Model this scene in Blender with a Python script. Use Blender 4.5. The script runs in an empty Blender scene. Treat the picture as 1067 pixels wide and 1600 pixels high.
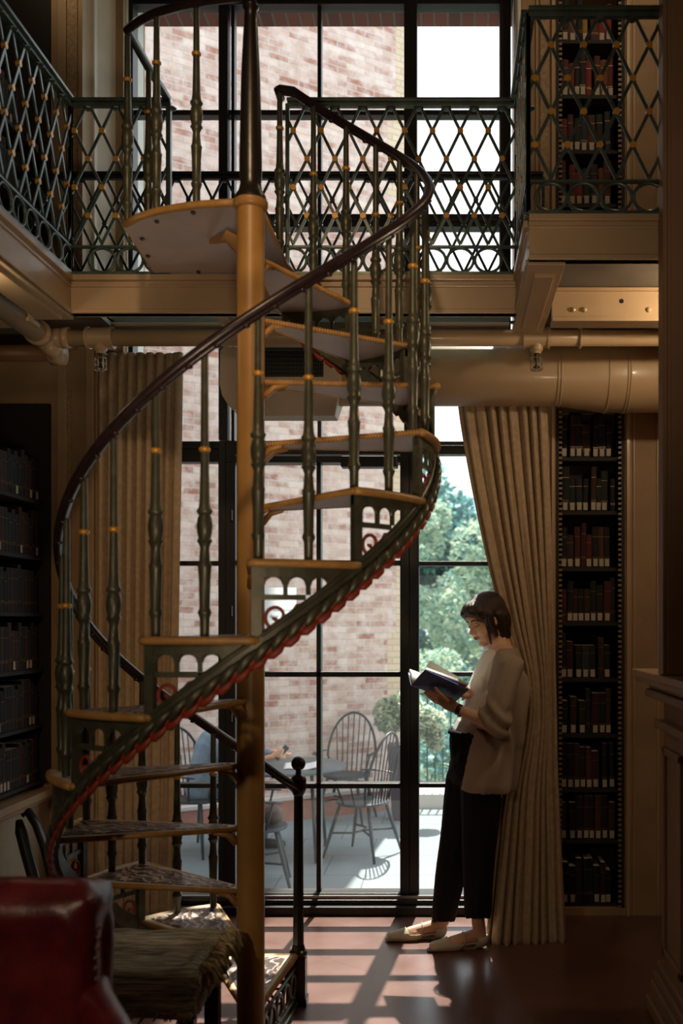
SUN_E, SKY_E, FILL_E, LAMP2_E, LAMP3_E, SPOT_E, UP_E, UPB_E, EXPO = 12.5, 2.1, 6, 14, 1.6, 300, 170, 8, 0.0
import bpy, math, random
from math import sin, cos, pi, radians as R
from mathutils import Vector as V, Matrix as M, noise
random.seed(7)
scn = bpy.context.scene
COL = scn.collection
F, CX, HY, CZ = 1556.0, 700.0, 970.0, 1.5      # focal length, principal point, horizon row, eye height

def W(u, v, Y):                                # a photo position at depth Y, used to measure the room
    return V(((u-CX)*Y/F, Y, CZ-(v-HY)*Y/F))

# ------------------------------------------------------------ mesh builder
class MB:
    def __init__(s): s.v = []; s.f = []; s.mi = []
    def add(s, vs, fs, mi=0):
        o = len(s.v); s.v += [V(p) for p in vs]
        s.f += [tuple(i+o for i in f) for f in fs]; s.mi += [mi]*len(fs); return s
    def box(s, a, b, mi=0):
        x0, y0, z0 = a; x1, y1, z1 = b
        return s.add([(x0,y0,z0),(x1,y0,z0),(x1,y1,z0),(x0,y1,z0),(x0,y0,z1),(x1,y0,z1),(x1,y1,z1),(x0,y1,z1)],
                     [(0,3,2,1),(4,5,6,7),(0,1,5,4),(1,2,6,5),(2,3,7,6),(3,0,4,7)], mi)
    def cbox(s, c, d, m=None, mi=0):
        vs = [V((sx*d[0]/2, sy*d[1]/2, sz*d[2]/2)) for sz in (-1,1) for sx, sy in ((-1,-1),(1,-1),(1,1),(-1,1))]
        if m: vs = [m @ p for p in vs]
        return s.add([V(c)+p for p in vs], [(0,3,2,1),(4,5,6,7),(0,1,5,4),(1,2,6,5),(2,3,7,6),(3,0,4,7)], mi)
    def bar(s, p0, p1, w, t, up=(0,0,1), mi=0):
        p0, p1 = V(p0), V(p1); d = (p1-p0).normalized(); up = V(up)
        a = d.cross(up)
        if a.length < 1e-4: a = d.cross(V((1,0,0)))
        a.normalize(); b = a.cross(d).normalized()
        c = [p + a*sx*w/2 + b*sy*t/2 for p in (p0, p1) for sx, sy in ((-1,-1),(1,-1),(1,1),(-1,1))]
        return s.add(c, [(0,3,2,1),(4,5,6,7),(0,1,5,4),(1,2,6,5),(2,3,7,6),(3,0,4,7)], mi)
    def tube(s, pts, r, n=10, closed=False, flat=(1,1), up=None, mi=0, caps=True):
        pts = [V(p) for p in pts]; k = len(pts); vs = []
        rs = r if isinstance(r, (list, tuple)) else [r]*k
        prev = None
        for i, p in enumerate(pts):
            if closed: t = pts[(i+1) % k]-pts[i-1]
            else: t = pts[min(i+1, k-1)]-pts[max(i-1, 0)]
            t.normalize()
            if up is not None: a = t.cross(V(up))
            elif prev is None: a = t.cross(V((0,0,1)) if abs(t.z) < .9 else V((1,0,0)))
            else: a = prev - t*prev.dot(t)
            if a.length < 1e-5: a = t.cross(V((1,0,0)))
            a.normalize(); prev = a; b = a.cross(t)
            for j in range(n):
                q = 2*pi*j/n
                vs.append(p + a*cos(q)*rs[i]*flat[0] + b*sin(q)*rs[i]*flat[1])
        fs = []
        for i in range(k if closed else k-1):
            i2 = (i+1) % k
            for j in range(n):
                j2 = (j+1) % n
                fs.append((i*n+j, i*n+j2, i2*n+j2, i2*n+j))
        if caps and not closed:
            fs.append(tuple(reversed(range(n)))); fs.append(tuple((k-1)*n+j for j in range(n)))
        return s.add(vs, fs, mi)
    def lathe(s, prof, c=(0,0,0), n=16, mi=0, m=None):
        vs = []
        for r, z in prof:
            for j in range(n):
                q = 2*pi*j/n; p = V((r*cos(q), r*sin(q), z))
                vs.append(V(c) + (m @ p if m else p))
        k = len(prof); fs = []
        for i in range(k-1):
            for j in range(n):
                j2 = (j+1) % n
                fs.append((i*n+j, i*n+j2, (i+1)*n+j2, (i+1)*n+j))
        fs.append(tuple(reversed(range(n)))); fs.append(tuple((k-1)*n+j for j in range(n)))
        return s.add(vs, fs, mi)
    def ell(s, c, r, m=None, nu=16, nv=10, mi=0):
        if not isinstance(r, (tuple, list)): r = (r, r, r)
        vs = []; fs = []
        for i in range(nv+1):
            a = -pi/2 + pi*i/nv
            for j in range(nu):
                q = 2*pi*j/nu; p = V((r[0]*cos(a)*cos(q), r[1]*cos(a)*sin(q), r[2]*sin(a)))
                vs.append(V(c) + (m @ p if m else p))
        for i in range(nv):
            for j in range(nu):
                j2 = (j+1) % nu
                fs.append((i*nu+j, i*nu+j2, (i+1)*nu+j2, (i+1)*nu+j))
        return s.add(vs, fs, mi)
    def cap(s, p0, p1, r0, r1, n=12, flat=(1,1), up=None):     # tapered capsule
        p0, p1 = V(p0), V(p1); d = p1-p0; L = max(d.length, 1e-5); d = d/L
        pts = []; rs = []
        for q in (-85, -60, -30): pts.append(p0 + d*r0*sin(R(q))); rs.append(r0*cos(R(q)))
        for k in range(5):
            t = k/4; pts.append(p0.lerp(p1, t)); rs.append(r0+(r1-r0)*t)
        for q in (30, 60, 85): pts.append(p1 + d*r1*sin(R(q))); rs.append(r1*cos(R(q)))
        return s.tube(pts, rs, n, flat=flat, up=up)
    def prism(s, poly, z0, z1, mi=0):
        n = len(poly); vs = [(x, y, z0) for x, y in poly]+[(x, y, z1) for x, y in poly]
        fs = [tuple(reversed(range(n))), tuple(range(n, 2*n))]+[(i, (i+1) % n, n+(i+1) % n, n+i) for i in range(n)]
        return s.add(vs, fs, mi)
    def grid(s, fn, nu, nv, mi=0):
        vs = [fn(i/nu, j/nv) for j in range(nv+1) for i in range(nu+1)]
        fs = [(j*(nu+1)+i, j*(nu+1)+i+1, (j+1)*(nu+1)+i+1, (j+1)*(nu+1)+i) for j in range(nv) for i in range(nu)]
        return s.add(vs, fs, mi)
    def mesh(s, name, mat, smooth=False, off=None):
        me = bpy.data.meshes.new(name)
        vs = [tuple(p-off) for p in s.v] if off is not None else [tuple(p) for p in s.v]
        me.from_pydata(vs, [], s.f); me.update()
        for m in (mat if isinstance(mat, (list, tuple)) else [mat]): me.materials.append(m)
        if any(s.mi): me.polygons.foreach_set('material_index', s.mi)
        if smooth: me.polygons.foreach_set('use_smooth', [True]*len(me.polygons))
        me.update(); return me
    def build(s, name, mat, parent=None, smooth=False, bevel=0, kind=None, auto=None, origin=None):
        off = V(origin) if origin is not None else (wloc(parent) if parent else V((0,0,0)))
        o = bpy.data.objects.new(name, s.mesh(name, mat, smooth, off)); COL.objects.link(o)
        if parent: o.parent = parent; o.location = off - wloc(parent)
        else: o.location = off
        if bevel:
            b = o.modifiers.new('bevel', 'BEVEL'); b.width = bevel; b.segments = 2; b.limit_method = 'ANGLE'; b.angle_limit = R(40)
        if auto is not None:
            o.data.polygons.foreach_set('use_smooth', [True]*len(o.data.polygons)); o.data.set_sharp_from_angle(angle=R(auto))
        if kind: o['kind'] = kind
        return o

def wloc(o):
    p = V((0,0,0))
    while o is not None: p += o.location; o = o.parent
    return p
def thing(name, label, cat, loc=(0,0,0), group=None):
    o = bpy.data.objects.new(name, None); COL.objects.link(o); o.location = loc; o.empty_display_size = .05
    return tag(o, label, cat, group)
def tag(o, label, cat, group=None):
    o['label'] = label; o['category'] = cat
    if group: o['group'] = group
    return o
def dup(o, parent=None):
    c = o.copy(); COL.objects.link(c); c.parent = parent
    for ch in o.children: dup(ch, c)
    return c
def remesh(mb, name, mat, voxel, parent=None, smooth=4, fac=.5, fn=None, dec=None):
    """many overlapping volumes become one continuous skin"""
    me = mb.mesh('tmp', mat); o = bpy.data.objects.new('tmp', me); COL.objects.link(o)
    r = o.modifiers.new('r', 'REMESH'); r.mode = 'VOXEL'; r.voxel_size = voxel; r.use_smooth_shade = True
    if smooth:
        k = o.modifiers.new('s', 'SMOOTH'); k.factor = fac; k.iterations = smooth
    dg = bpy.context.evaluated_depsgraph_get(); dg.update()
    me2 = bpy.data.meshes.new_from_object(o.evaluated_get(dg)); bpy.data.objects.remove(o)
    if fn:
        nm = [v.normal.copy() for v in me2.vertices]
        for v, n in zip(me2.vertices, nm): v.co = v.co + n*fn(v.co.copy(), n)
        me2.update()
    if not me2.materials:
        me2.materials.append(mat)
    me2.polygons.foreach_set('use_smooth', [True]*len(me2.polygons))
    off = wloc(parent) if parent else V((0,0,0))
    for v in me2.vertices: v.co -= off
    o2 = bpy.data.objects.new(name, me2); COL.objects.link(o2); me2.name = name
    if parent: o2.parent = parent
    return o2

# ------------------------------------------------------------ materials
def mat(name, col, rough=.6, metal=0, spec=.5, var=0, vscale=8, col2=None, bump=0, bscale=60, coat=0, trans=0, sub=0, emit=None, stretch=None):
    m = bpy.data.materials.new(name); m.use_nodes = True; nt = m.node_tree; b = nt.nodes['Principled BSDF']
    b.inputs['Base Color'].default_value = (*col, 1); b.inputs['Roughness'].default_value = rough
    b.inputs['Metallic'].default_value = metal; b.inputs['Specular IOR Level'].default_value = spec
    b.inputs['Coat Weight'].default_value = coat
    if coat: b.inputs['Coat Roughness'].default_value = .12
    if sub:
        b.inputs['Subsurface Weight'].default_value = sub; b.inputs['Subsurface Radius'].default_value = (.02,.008,.004); b.inputs['Subsurface Scale'].default_value = .5
    if emit: b.inputs['Emission Color'].default_value = (*emit[0], 1); b.inputs['Emission Strength'].default_value = emit[1]
    tc = nt.nodes.new('ShaderNodeTexCoord'); src = tc.outputs['Object']
    if stretch:
        mp = nt.nodes.new('ShaderNodeMapping'); mp.inputs['Scale'].default_value = stretch
        nt.links.new(src, mp.inputs['Vector']); src = mp.outputs['Vector']
    if var or col2:
        n = nt.nodes.new('ShaderNodeTexNoise'); n.inputs['Scale'].default_value = vscale; n.inputs['Detail'].default_value = 5
        nt.links.new(src, n.inputs['Vector'])
        rp = nt.nodes.new('ShaderNodeValToRGB'); rp.color_ramp.elements[0].position = .35; rp.color_ramp.elements[1].position = .68
        c2 = col2 or tuple(min(1, c*(1+var)) for c in col); c1 = col if col2 else tuple(c*(1-var) for c in col)
        rp.color_ramp.elements[0].color = (*c1, 1); rp.color_ramp.elements[1].color = (*c2, 1)
        nt.links.new(n.outputs['Fac'], rp.inputs['Fac']); nt.links.new(rp.outputs['Color'], b.inputs['Base Color'])
    if bump:
        n = nt.nodes.new('ShaderNodeTexNoise'); n.inputs['Scale'].default_value = bscale; n.inputs['Detail'].default_value = 4
        nt.links.new(src, n.inputs['Vector'])
        bp = nt.nodes.new('ShaderNodeBump'); bp.inputs['Strength'].default_value = bump; bp.inputs['Distance'].default_value = .004
        nt.links.new(n.outputs['Fac'], bp.inputs['Height']); nt.links.new(bp.outputs['Normal'], b.inputs['Normal'])
    return m
def glass(name, tint=(.96,.98,.97), dust=.020):
    m = bpy.data.materials.new(name); m.use_nodes = True; nt = m.node_tree; nt.nodes.clear()
    o = nt.nodes.new('ShaderNodeOutputMaterial'); t = nt.nodes.new('ShaderNodeBsdfTransparent'); g = nt.nodes.new('ShaderNodeBsdfGlossy')
    t.inputs['Color'].default_value = (*tint, 1); g.inputs['Roughness'].default_value = .02
    fr = nt.nodes.new('ShaderNodeFresnel'); fr.inputs['IOR'].default_value = 1.45
    mx = nt.nodes.new('ShaderNodeMixShader')
    nt.links.new(fr.outputs[0], mx.inputs[0]); nt.links.new(t.outputs[0], mx.inputs[1]); nt.links.new(g.outputs[0], mx.inputs[2])
    # fine dust on the pane
    tl = nt.nodes.new('ShaderNodeBsdfTranslucent'); tl.inputs[0].default_value = (.85,.88,.86,1); m2 = nt.nodes.new('ShaderNodeMixShader')
    tc = nt.nodes.new('ShaderNodeTexCoord'); nz = nt.nodes.new('ShaderNodeTexNoise'); nz.inputs['Scale'].default_value = 9; nz.inputs['Detail'].default_value = 6
    mr = nt.nodes.new('ShaderNodeMapRange'); mr.inputs['From Min'].default_value = .3; mr.inputs['From Max'].default_value = .7; mr.inputs['To Min'].default_value = dust*.7; mr.inputs['To Max'].default_value = dust*1.4
    nt.links.new(tc.outputs['Object'], nz.inputs['Vector']); nt.links.new(nz.outputs['Fac'], mr.inputs['Value']); nt.links.new(mr.outputs[0], m2.inputs[0])
    nt.links.new(mx.outputs[0], m2.inputs[1]); nt.links.new(tl.outputs[0], m2.inputs[2]); nt.links.new(m2.outputs[0], o.inputs[0])
    return m
def brick(name, c1, c2, mortar, w, h, ms, scale=1, soldier=False, axes='xz', patches=True, white=None):
    m = bpy.data.materials.new(name); m.use_nodes = True; nt = m.node_tree; b = nt.nodes['Principled BSDF']; b.inputs['Roughness'].default_value = .9
    tc = nt.nodes.new('ShaderNodeTexCoord'); sp = nt.nodes.new('ShaderNodeSeparateXYZ'); cb = nt.nodes.new('ShaderNodeCombineXYZ')
    nt.links.new(tc.outputs['Object'], sp.inputs[0])
    ax = {'x': 0, 'y': 1, 'z': 2}
    nt.links.new(sp.outputs[ax[axes[0]]], cb.inputs[0]); nt.links.new(sp.outputs[ax[axes[1]]], cb.inputs[1])
    bt = nt.nodes.new('ShaderNodeTexBrick'); bt.inputs['Scale'].default_value = 1
    bt.inputs['Color1'].default_value = (*c1, 1); bt.inputs['Color2'].default_value = (*c2, 1); bt.inputs['Mortar'].default_value = (*mortar, 1)
    bt.inputs['Brick Width'].default_value = w; bt.inputs['Row Height'].default_value = h; bt.inputs['Mortar Size'].default_value = ms
    bt.inputs['Mortar Smooth'].default_value = .3; bt.inputs['Bias'].default_value = -.05
    nt.links.new(cb.outputs[0], bt.inputs['Vector'])
    out = bt.outputs['Color']
    if white:
        n = nt.nodes.new('ShaderNodeTexNoise'); n.inputs['Scale'].default_value = 7; n.inputs['Detail'].default_value = 6; n.inputs['Roughness'].default_value = .7
        nt.links.new(cb.outputs[0], n.inputs['Vector'])
        rp = nt.nodes.new('ShaderNodeValToRGB'); rp.color_ramp.elements[0].position = .42; rp.color_ramp.elements[1].position = .62
        nt.links.new(n.outputs['Fac'], rp.inputs['Fac'])
        mx = nt.nodes.new('ShaderNodeMix'); mx.data_type = 'RGBA'; mx.inputs['B'].default_value = (*white, 1)
        ml = nt.nodes.new('ShaderNodeMath'); ml.operation = 'MULTIPLY'; ml.inputs[1].default_value = .5
        nt.links.new(rp.outputs['Color'], ml.inputs[0]); nt.links.new(ml.outputs[0], mx.inputs['Factor']); nt.links.new(out, mx.inputs['A']); out = mx.outputs['Result']
    nt.links.new(out, b.inputs['Base Color'])
    bp = nt.nodes.new('ShaderNodeBump'); bp.inputs['Strength'].default_value = .5; bp.inputs['Distance'].default_value = .006; bp.invert = True
    nt.links.new(bt.outputs['Fac'], bp.inputs['Height']); nt.links.new(bp.outputs['Normal'], b.inputs['Normal'])
    return m

TAN = mat('tan paint', (.44,.31,.18), .40, var=.08, vscale=3, bump=.12, bscale=90, coat=.15)
TAN2 = mat('tan plaster', (.36,.24,.13), .7, var=.12, vscale=5, bump=.25, bscale=140)
CARVE = mat('carved tan band', (.36,.24,.13), .6, var=.2, vscale=60, bump=1.0, bscale=55)
WHITEP = mat('cream painted jamb', (.82,.80,.72), .5, var=.05)
IVORY = mat('ivory paint', (.52,.43,.31), .5, var=.08, vscale=4)
BRASS = mat('ochre painted iron', (.42,.22,.06), .42, spec=.6, var=.12, vscale=9)
RIM = mat('ochre tread rim', (.45,.24,.07), .45, spec=.6, var=.15, vscale=30)
UNDER = mat('pale tread soffit', (.50,.40,.36), .6, var=.08, vscale=6)
BRONZE = mat('olive bronze', (.085,.085,.055), .38, metal=.3, spec=.6, var=.25, vscale=25)
PATINA = mat('green patina iron', (.055,.078,.066), .33, metal=.35, spec=.6, col2=(.10,.14,.12), vscale=18)
BLACK = mat('black painted steel', (.012,.013,.015), .42, spec=.4)
IRON = mat('black iron', (.018,.014,.012), .3, spec=.6, bump=.1, bscale=40)
RAIL = mat('dark handrail', (.028,.016,.018), .3, spec=.6, var=.3, vscale=20)
GOLD = mat('gilt stud', (.72,.36,.06), .35, metal=.3)
RED = mat('red scroll paint', (.30,.040,.018), .5)
PARCH = mat('white speck', (.7,.68,.6), .6)
WGL = glass('window glass')
REDLEATHER = mat('red leather', (.12,.011,.014), .36, spec=.6, var=.3, vscale=14, bump=.25, bscale=120)
DARKWOOD = mat('dark wood', (.035,.018,.010), .4, var=.4, vscale=10, stretch=(1,1,8))

def marbled():
    m = bpy.data.materials.new('marbled tread inlay'); m.use_nodes = True; nt = m.node_tree; b = nt.nodes['Principled BSDF']
    b.inputs['Roughness'].default_value = .42; b.inputs['Coat Weight'].default_value = .2
    tc = nt.nodes.new('ShaderNodeTexCoord')
    w = nt.nodes.new('ShaderNodeTexWave'); w.wave_type = 'RINGS'; w.inputs['Scale'].default_value = 9; w.inputs['Distortion'].default_value = 14
    w.inputs['Detail'].default_value = 4; w.inputs['Detail Scale'].default_value = 1.6
    nt.links.new(tc.outputs['Object'], w.inputs['Vector'])
    rp = nt.nodes.new('ShaderNodeValToRGB'); e = rp.color_ramp.elements
    e[0].position = 0; e[0].color = (.035,.016,.012,1); e[1].position = .55; e[1].color = (.09,.045,.03,1)
    a = e.new(.76); a.color = (.24,.14,.09,1); a = e.new(.93); a.color = (.45,.40,.36,1)
    nt.links.new(w.outputs['Color'], rp.inputs['Fac']); nt.links.new(rp.outputs['Color'], b.inputs['Base Color'])
    bp = nt.nodes.new('ShaderNodeBump'); bp.inputs['Strength'].default_value = .35; bp.inputs['Distance'].default_value = .003
    nt.links.new(w.outputs['Fac'], bp.inputs['Height']); nt.links.new(bp.outputs['Normal'], b.inputs['Normal'])
    return m
MARBLE = marbled()
def floor_mat():
    m = bpy.data.materials.new('red brown tile floor'); m.use_nodes = True; nt = m.node_tree; b = nt.nodes['Principled BSDF']
    tc = nt.nodes.new('ShaderNodeTexCoord')
    bt = nt.nodes.new('ShaderNodeTexBrick'); bt.offset = 0; bt.inputs['Scale'].default_value = 1
    bt.inputs['Brick Width'].default_value = .45; bt.inputs['Row Height'].default_value = .45; bt.inputs['Mortar Size'].default_value = .0015
    bt.inputs['Color1'].default_value = (.135,.055,.038,1); bt.inputs['Color2'].default_value = (.155,.066,.047,1); bt.inputs['Mortar'].default_value = (.06,.025,.02,1)
    mp = nt.nodes.new('ShaderNodeMapping'); mp.inputs['Rotation'].default_value = (0,0,R(38)); nt.links.new(tc.outputs['Object'], mp.inputs['Vector'])
    nt.links.new(mp.outputs[0], bt.inputs['Vector'])
    n = nt.nodes.new('ShaderNodeTexNoise'); n.inputs['Scale'].default_value = 5; n.inputs['Detail'].default_value = 8; nt.links.new(tc.outputs['Object'], n.inputs['Vector'])
    mx = nt.nodes.new('ShaderNodeMix'); mx.data_type = 'RGBA'; mx.blend_type = 'MULTIPLY'; mx.inputs['Factor'].default_value = .55
    rp = nt.nodes.new('ShaderNodeValToRGB'); rp.color_ramp.elements[0].position = .3; rp.color_ramp.elements[1].position = .7; rp.color_ramp.elements[0].color = (.55,.55,.55,1)
    nt.links.new(n.outputs['Fac'], rp.inputs['Fac'])
    nt.links.new(bt.outputs['Color'], mx.inputs['A']); nt.links.new(rp.outputs['Color'], mx.inputs['B']); nt.links.new(mx.outputs['Result'], b.inputs['Base Color'])
    r2 = nt.nodes.new('ShaderNodeMapRange'); r2.inputs['To Min'].default_value = .26; r2.inputs['To Max'].default_value = .46
    nt.links.new(n.outputs['Fac'], r2.inputs['Value']); nt.links.new(r2.outputs[0], b.inputs['Roughness'])
    b.inputs['Specular IOR Level'].default_value = .6; b.inputs['Coat Weight'].default_value = .35; b.inputs['Coat Roughness'].default_value = .22
    return m
FLOOR = floor_mat()

# ------------------------------------------------------------ room shell
YW, YG = 5.07, 5.22          # inner wall face, glass plane
XL, XR, YB, ZT = -2.0, 1.55, -3.2, 5.25
def struct(mb, name, m, **k): return mb.build(name, m, kind='structure', **k)
struct(MB().box((-2.3,YB-.2,-.12), (XR+.3,YW+.30,0)), 'floor', FLOOR)
CEIL = mat('ceiling plaster', (.30,.22,.14), .8)
struct(MB().box((-2.3,YB-.2,ZT), (XR+.3,YW+.3,ZT+.2)), 'ceiling', CEIL)
ROOMD = mat('dark panelling', (.10,.06,.035), .6, var=.2)
struct(MB().box((-2.3,YB-.2,0), (XR+.3,YB,ZT)), 'wall_south', ROOMD)
struct(MB().box((-2.35,YB-.2,0), (XL-.30,YW+.3,ZT)), 'wall_west', ROOMD)
struct(MB().box((XR,YB-.2,0), (XR+.3,YW+.3,ZT)), 'wall_east', TAN2)
# north wall: piers beside the tall window, with recesses for the bookcases
sx = 307.0                   # px per metre on the wall face
wx0, wx1 = -1.66, .365       # window reveal
b = MB()
b.box((-2.3,YW,0), (-1.80,YW+.3,ZT))
b.box((-1.80,YW+.02,0), (wx0,YW+.3,ZT))
struct(b, 'wall_north_west_pier', TAN2)
b = MB()
b.box((wx1,YW,0), (.548,YW+.3,ZT)); b.box((.90,YW,0), (XR,YW+.3,ZT)); b.box((.548,YW+.24,0), (.90,YW+.3,ZT))
b.box((.548,YW,0), (.90,YW+.24,.035)); b.box((.548,YW,2.60), (.90,YW+.24,2.86)); b.box((.548,YW,4.75), (.90,YW+.24,ZT))
struct(b, 'wall_north_east_pier', TAN2)
struct(MB().box((wx0,YW,4.78), (wx1,YW+.3,ZT)), 'wall_north_lintel', BLACK)
# pilaster trims: mouldings and carved bands
b = MB()
for x0, x1 in ((-1.985,-1.94),(-1.84,-1.80)): b.box((x0,YW-.015,0), (x1,YW+.01,ZT))
struct(b, 'trim_1', TAN, bevel=.004)
b = MB().box((-1.935,YW-.010,2.88), (-1.885,YW+.01,ZT)); b.box((-1.965,YW-.010,.1), (-1.915,YW+.01,2.72)); struct(b, 'trim_2', CARVE)
b = MB().box((.468,YW-.012,.1), (.512,YW+.01,2.66)); b.box((.468,YW-.012,2.88), (.512,YW+.01,ZT)); struct(b, 'trim_3', CARVE)
b = MB()
for x0, x1, d in ((.375,.39,.012),(.445,.452,.01),(.525,.540,.018),(.905,.925,.02),(.94,.95,.01),(1.06,1.075,.012)): b.box((x0,YW-d,0), (x1,YW+.01,ZT))
struct(b, 'trim_4', TAN, bevel=.003)
b = MB().add([(-1.80,YW-.17,2.88),(-1.642,YG-.02,2.88),(-1.642,YW+.3,2.88),(-1.80,YW+.3,2.88),(-1.80,YW-.17,ZT),(-1.642,YG-.02,ZT),(-1.642,YW+.3,ZT),(-1.80,YW+.3,ZT)],[(0,3,2,1),(4,5,6,7),(0,1,5,4),(1,2,6,5),(2,3,7,6),(3,0,4,7)]); b.box((.345,YW-.004,2.88), (.378,YW+.3,ZT)); 
for x, y in ((-1.765,YW-.125),(-1.665,YW+.065),(.352,YW-.014)): b.box((x,y,2.88), (x+.010,y+.05,ZT))
struct(b, 'trim_5', WHITEP, bevel=.002)
struct(MB().box((.96,YW-.002,4.52),(1.02,YW+.002,4.74)), 'trim_6', TAN2)

# ------------------------------------------------------------ windows and door, one black steel grid in the glass plane
def gx(u): return (u-CX)*YG/F
def gz(v): return CZ-(v-HY)*YG/F
def fr(mb, u0, u1, v0, v1, d0=-.03, d1=.03): mb.box((gx(u0),YG+d0,gz(v1)), (gx(u1),YG+d1,gz(v0)))
def pane(parent, u0, u1, v0, v1, dy=0): 
    m = MB().box((gx(u0),YG+dy-.002,gz(v1)), (gx(u1),YG+dy+.002,gz(v0)))
    me = MB(); x0,x1,z0,z1 = gx(u0),gx(u1),gz(v1),gz(v0)
    me.add([(x0,YG+dy,z0),(x1,YG+dy,z0),(x1,YG+dy,z1),(x0,YG+dy,z1)], [(0,1,2,3)])
    return me.build('pane', WGL, parent)
def win(name, mb): 
    o = mb.build(name, BLACK, kind='structure', bevel=.003); return o
b = MB()                                                   # window_1: upper lights
fr(b,198,213,-60,700,-.06); fr(b,780,797,-60,700,-.06); fr(b,198,797,-60,15,-.05); fr(b,198,797,340,360,-.05); fr(b,198,797,346,351,-.06)
fr(b,345,359,-60,690,-.055); fr(b,363,368,-60,690,-.03); fr(b,632,652,-60,690,-.06)
fr(b,497,503,-60,690); fr(b,198,797,176,184); fr(b,198,797,520,527)
w1 = win('window_1', b)
for u0,u1 in ((213,345),(368,497),(503,632),(652,780)):
    for v0,v1 in ((15,176),(184,340),(360,520),(527,692)): pane(w1,u0,u1,v0,v1)
b = MB()                                                   # window_2: lower left light
fr(b,198,213,712,1430,-.06); fr(b,198,345,692,724,-.05); fr(b,198,345,700,704,-.065); fr(b,345,357,692,1430,-.06)
for v in (880,1053,1226): fr(b,213,345,v-3,v+4)
fr(b,198,345,1398,1430,-.06)
w2 = win('window_2', b)
for v0,v1 in ((724,877),(884,1050),(1057,1223),(1230,1398)): pane(w2,213,345,v0,v1)
b = MB()                                                   # door_1: the tall glazed door
fr(b,357,372,692,1405,-.07); fr(b,626,640,692,1405,-.07); fr(b,357,640,692,712,-.06); fr(b,357,640,716,726,-.075); fr(b,357,640,1390,1408,-.07)
for v in (880,1053,1226): fr(b,372,626,v-4,v+4,-.045)
fr(b,496,503,726,1390,-.045)
d1 = win('door_1', b)
for u0,u1 in ((372,496),(503,626)):
    for v0,v1 in ((726,876),(884,1049),(1057,1222),(1230,1390)): pane(d1,u0,u1,v0,v1,-.01)
h = MB(); h.box(W(532,712,YG-.14), W(622,733,YG-.06)); h.build('door_closer', BLACK, d1, bevel=.006)
h = MB()
for v in (805,955,1120): h.tube([W(361,v-8,YG-.085), W(361,v+8,YG-.085)], .007, 8)
h.build('hinge', IRON, d1)
b = MB()                                                   # window_3: lower right light
fr(b,640,655,692,1430,-.06); fr(b,640,797,692,712,-.05); fr(b,640,797,699,702,-.065); fr(b,783,797,692,1430,-.06)
for v in (881,1053,1226): fr(b,655,783,v-3.5,v+3.5)
fr(b,640,797,1396,1430,-.06)
w3 = win('window_3', b)
for v0,v1 in ((712,877),(885,1049),(1057,1222),(1230,1396)): pane(w3,655,783,v0,v1)
b = MB(); b.box((wx0,YW-.01,0), (wx1,YG+.12,.045)); b.box((wx0,YW+.03,.045), (wx1,YG+.1,.07))
struct(b, 'trim_7', BLACK, bevel=.004)
struct(MB().box((wx0,YW+.05,.07), (wx1,YW+.075,.085)), 'trim_8', mat('worn steel sill', (.25,.25,.24), .3, metal=.7))
# outside lintel of red brick
struct(MB().box((-2.4,YG+.08,4.865), (1.4,YG+.42,5.3)), 'wall_outer_lintel', brick('soldier brick', (.22,.055,.035), (.11,.03,.022), (.16,.12,.10), .075, .42, .008, axes='xy'))
struct(MB().box((-4.5,YG+.08,-.4), (wx0-.05,YG+.4,6)), 'wall_outer_west', TAN2)
struct(MB().box((wx1+.05,YG+.08,-.4), (3.5,YG+.4,6)), 'wall_outer_east', TAN2)

# sign on the door glass
def transl(name, c, tr=.5):
    m = bpy.data.materials.new(name); m.use_nodes = True; nt = m.node_tree; nt.nodes.clear()
    o = nt.nodes.new('ShaderNodeOutputMaterial'); d = nt.nodes.new('ShaderNodeBsdfDiffuse'); t = nt.nodes.new('ShaderNodeBsdfTranslucent'); mx = nt.nodes.new('ShaderNodeMixShader')
    d.inputs[0].default_value = (*c,1); t.inputs[0].default_value = (*c,1); mx.inputs[0].default_value = tr
    nt.links.new(d.outputs[0], mx.inputs[1]); nt.links.new(t.outputs[0], mx.inputs[2]); nt.links.new(mx.outputs[0], o.inputs[0]); return m
sg = thing('door_sign', 'small white notice with blue words asking to keep the door shut, on the door glass', 'sign', W(441,955,YG-.03))
p0 = W(413,986,YG-.022); p1 = W(463,918,YG-.022)
MB().add([(p0.x,YG-.0225,p0.z),(p1.x,YG-.0225,p0.z),(p1.x,YG-.0225,p1.z),(p0.x,YG-.0225,p1.z)],[(0,1,2,3)]).build('notice_sheet', transl('notice paper', (.80,.86,.88), .75), sg)
def text(body, size, loc, name, m, parent, rot=(R(90),0,0), ext=.0004, align='CENTER'):
    c = bpy.data.curves.new(name, 'FONT'); c.body = body; c.size = size; c.align_x = align; c.align_y = 'CENTER'; c.extrude = ext
    t = bpy.data.objects.new(name, c); COL.objects.link(t); dg = bpy.context.evaluated_depsgraph_get(); dg.update()
    me = bpy.data.meshes.new_from_object(t.evaluated_get(dg)); bpy.data.objects.remove(t)
    me.materials.clear(); me.materials.append(m)
    o = bpy.data.objects.new(name, me); COL.objects.link(o)
    o.rotation_euler = rot; o.location = V(loc) - (wloc(parent) if parent else V((0,0,0))); o.parent = parent
    return o
BLUE_INK = mat('blue ink', (.05,.22,.38), .6)
text('Please keep', .025, W(440,953,YG-.027), 'lettering', BLUE_INK, sg)
text('door closed.', .025, W(440,963,YG-.027), 'lettering', BLUE_INK, sg)

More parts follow.
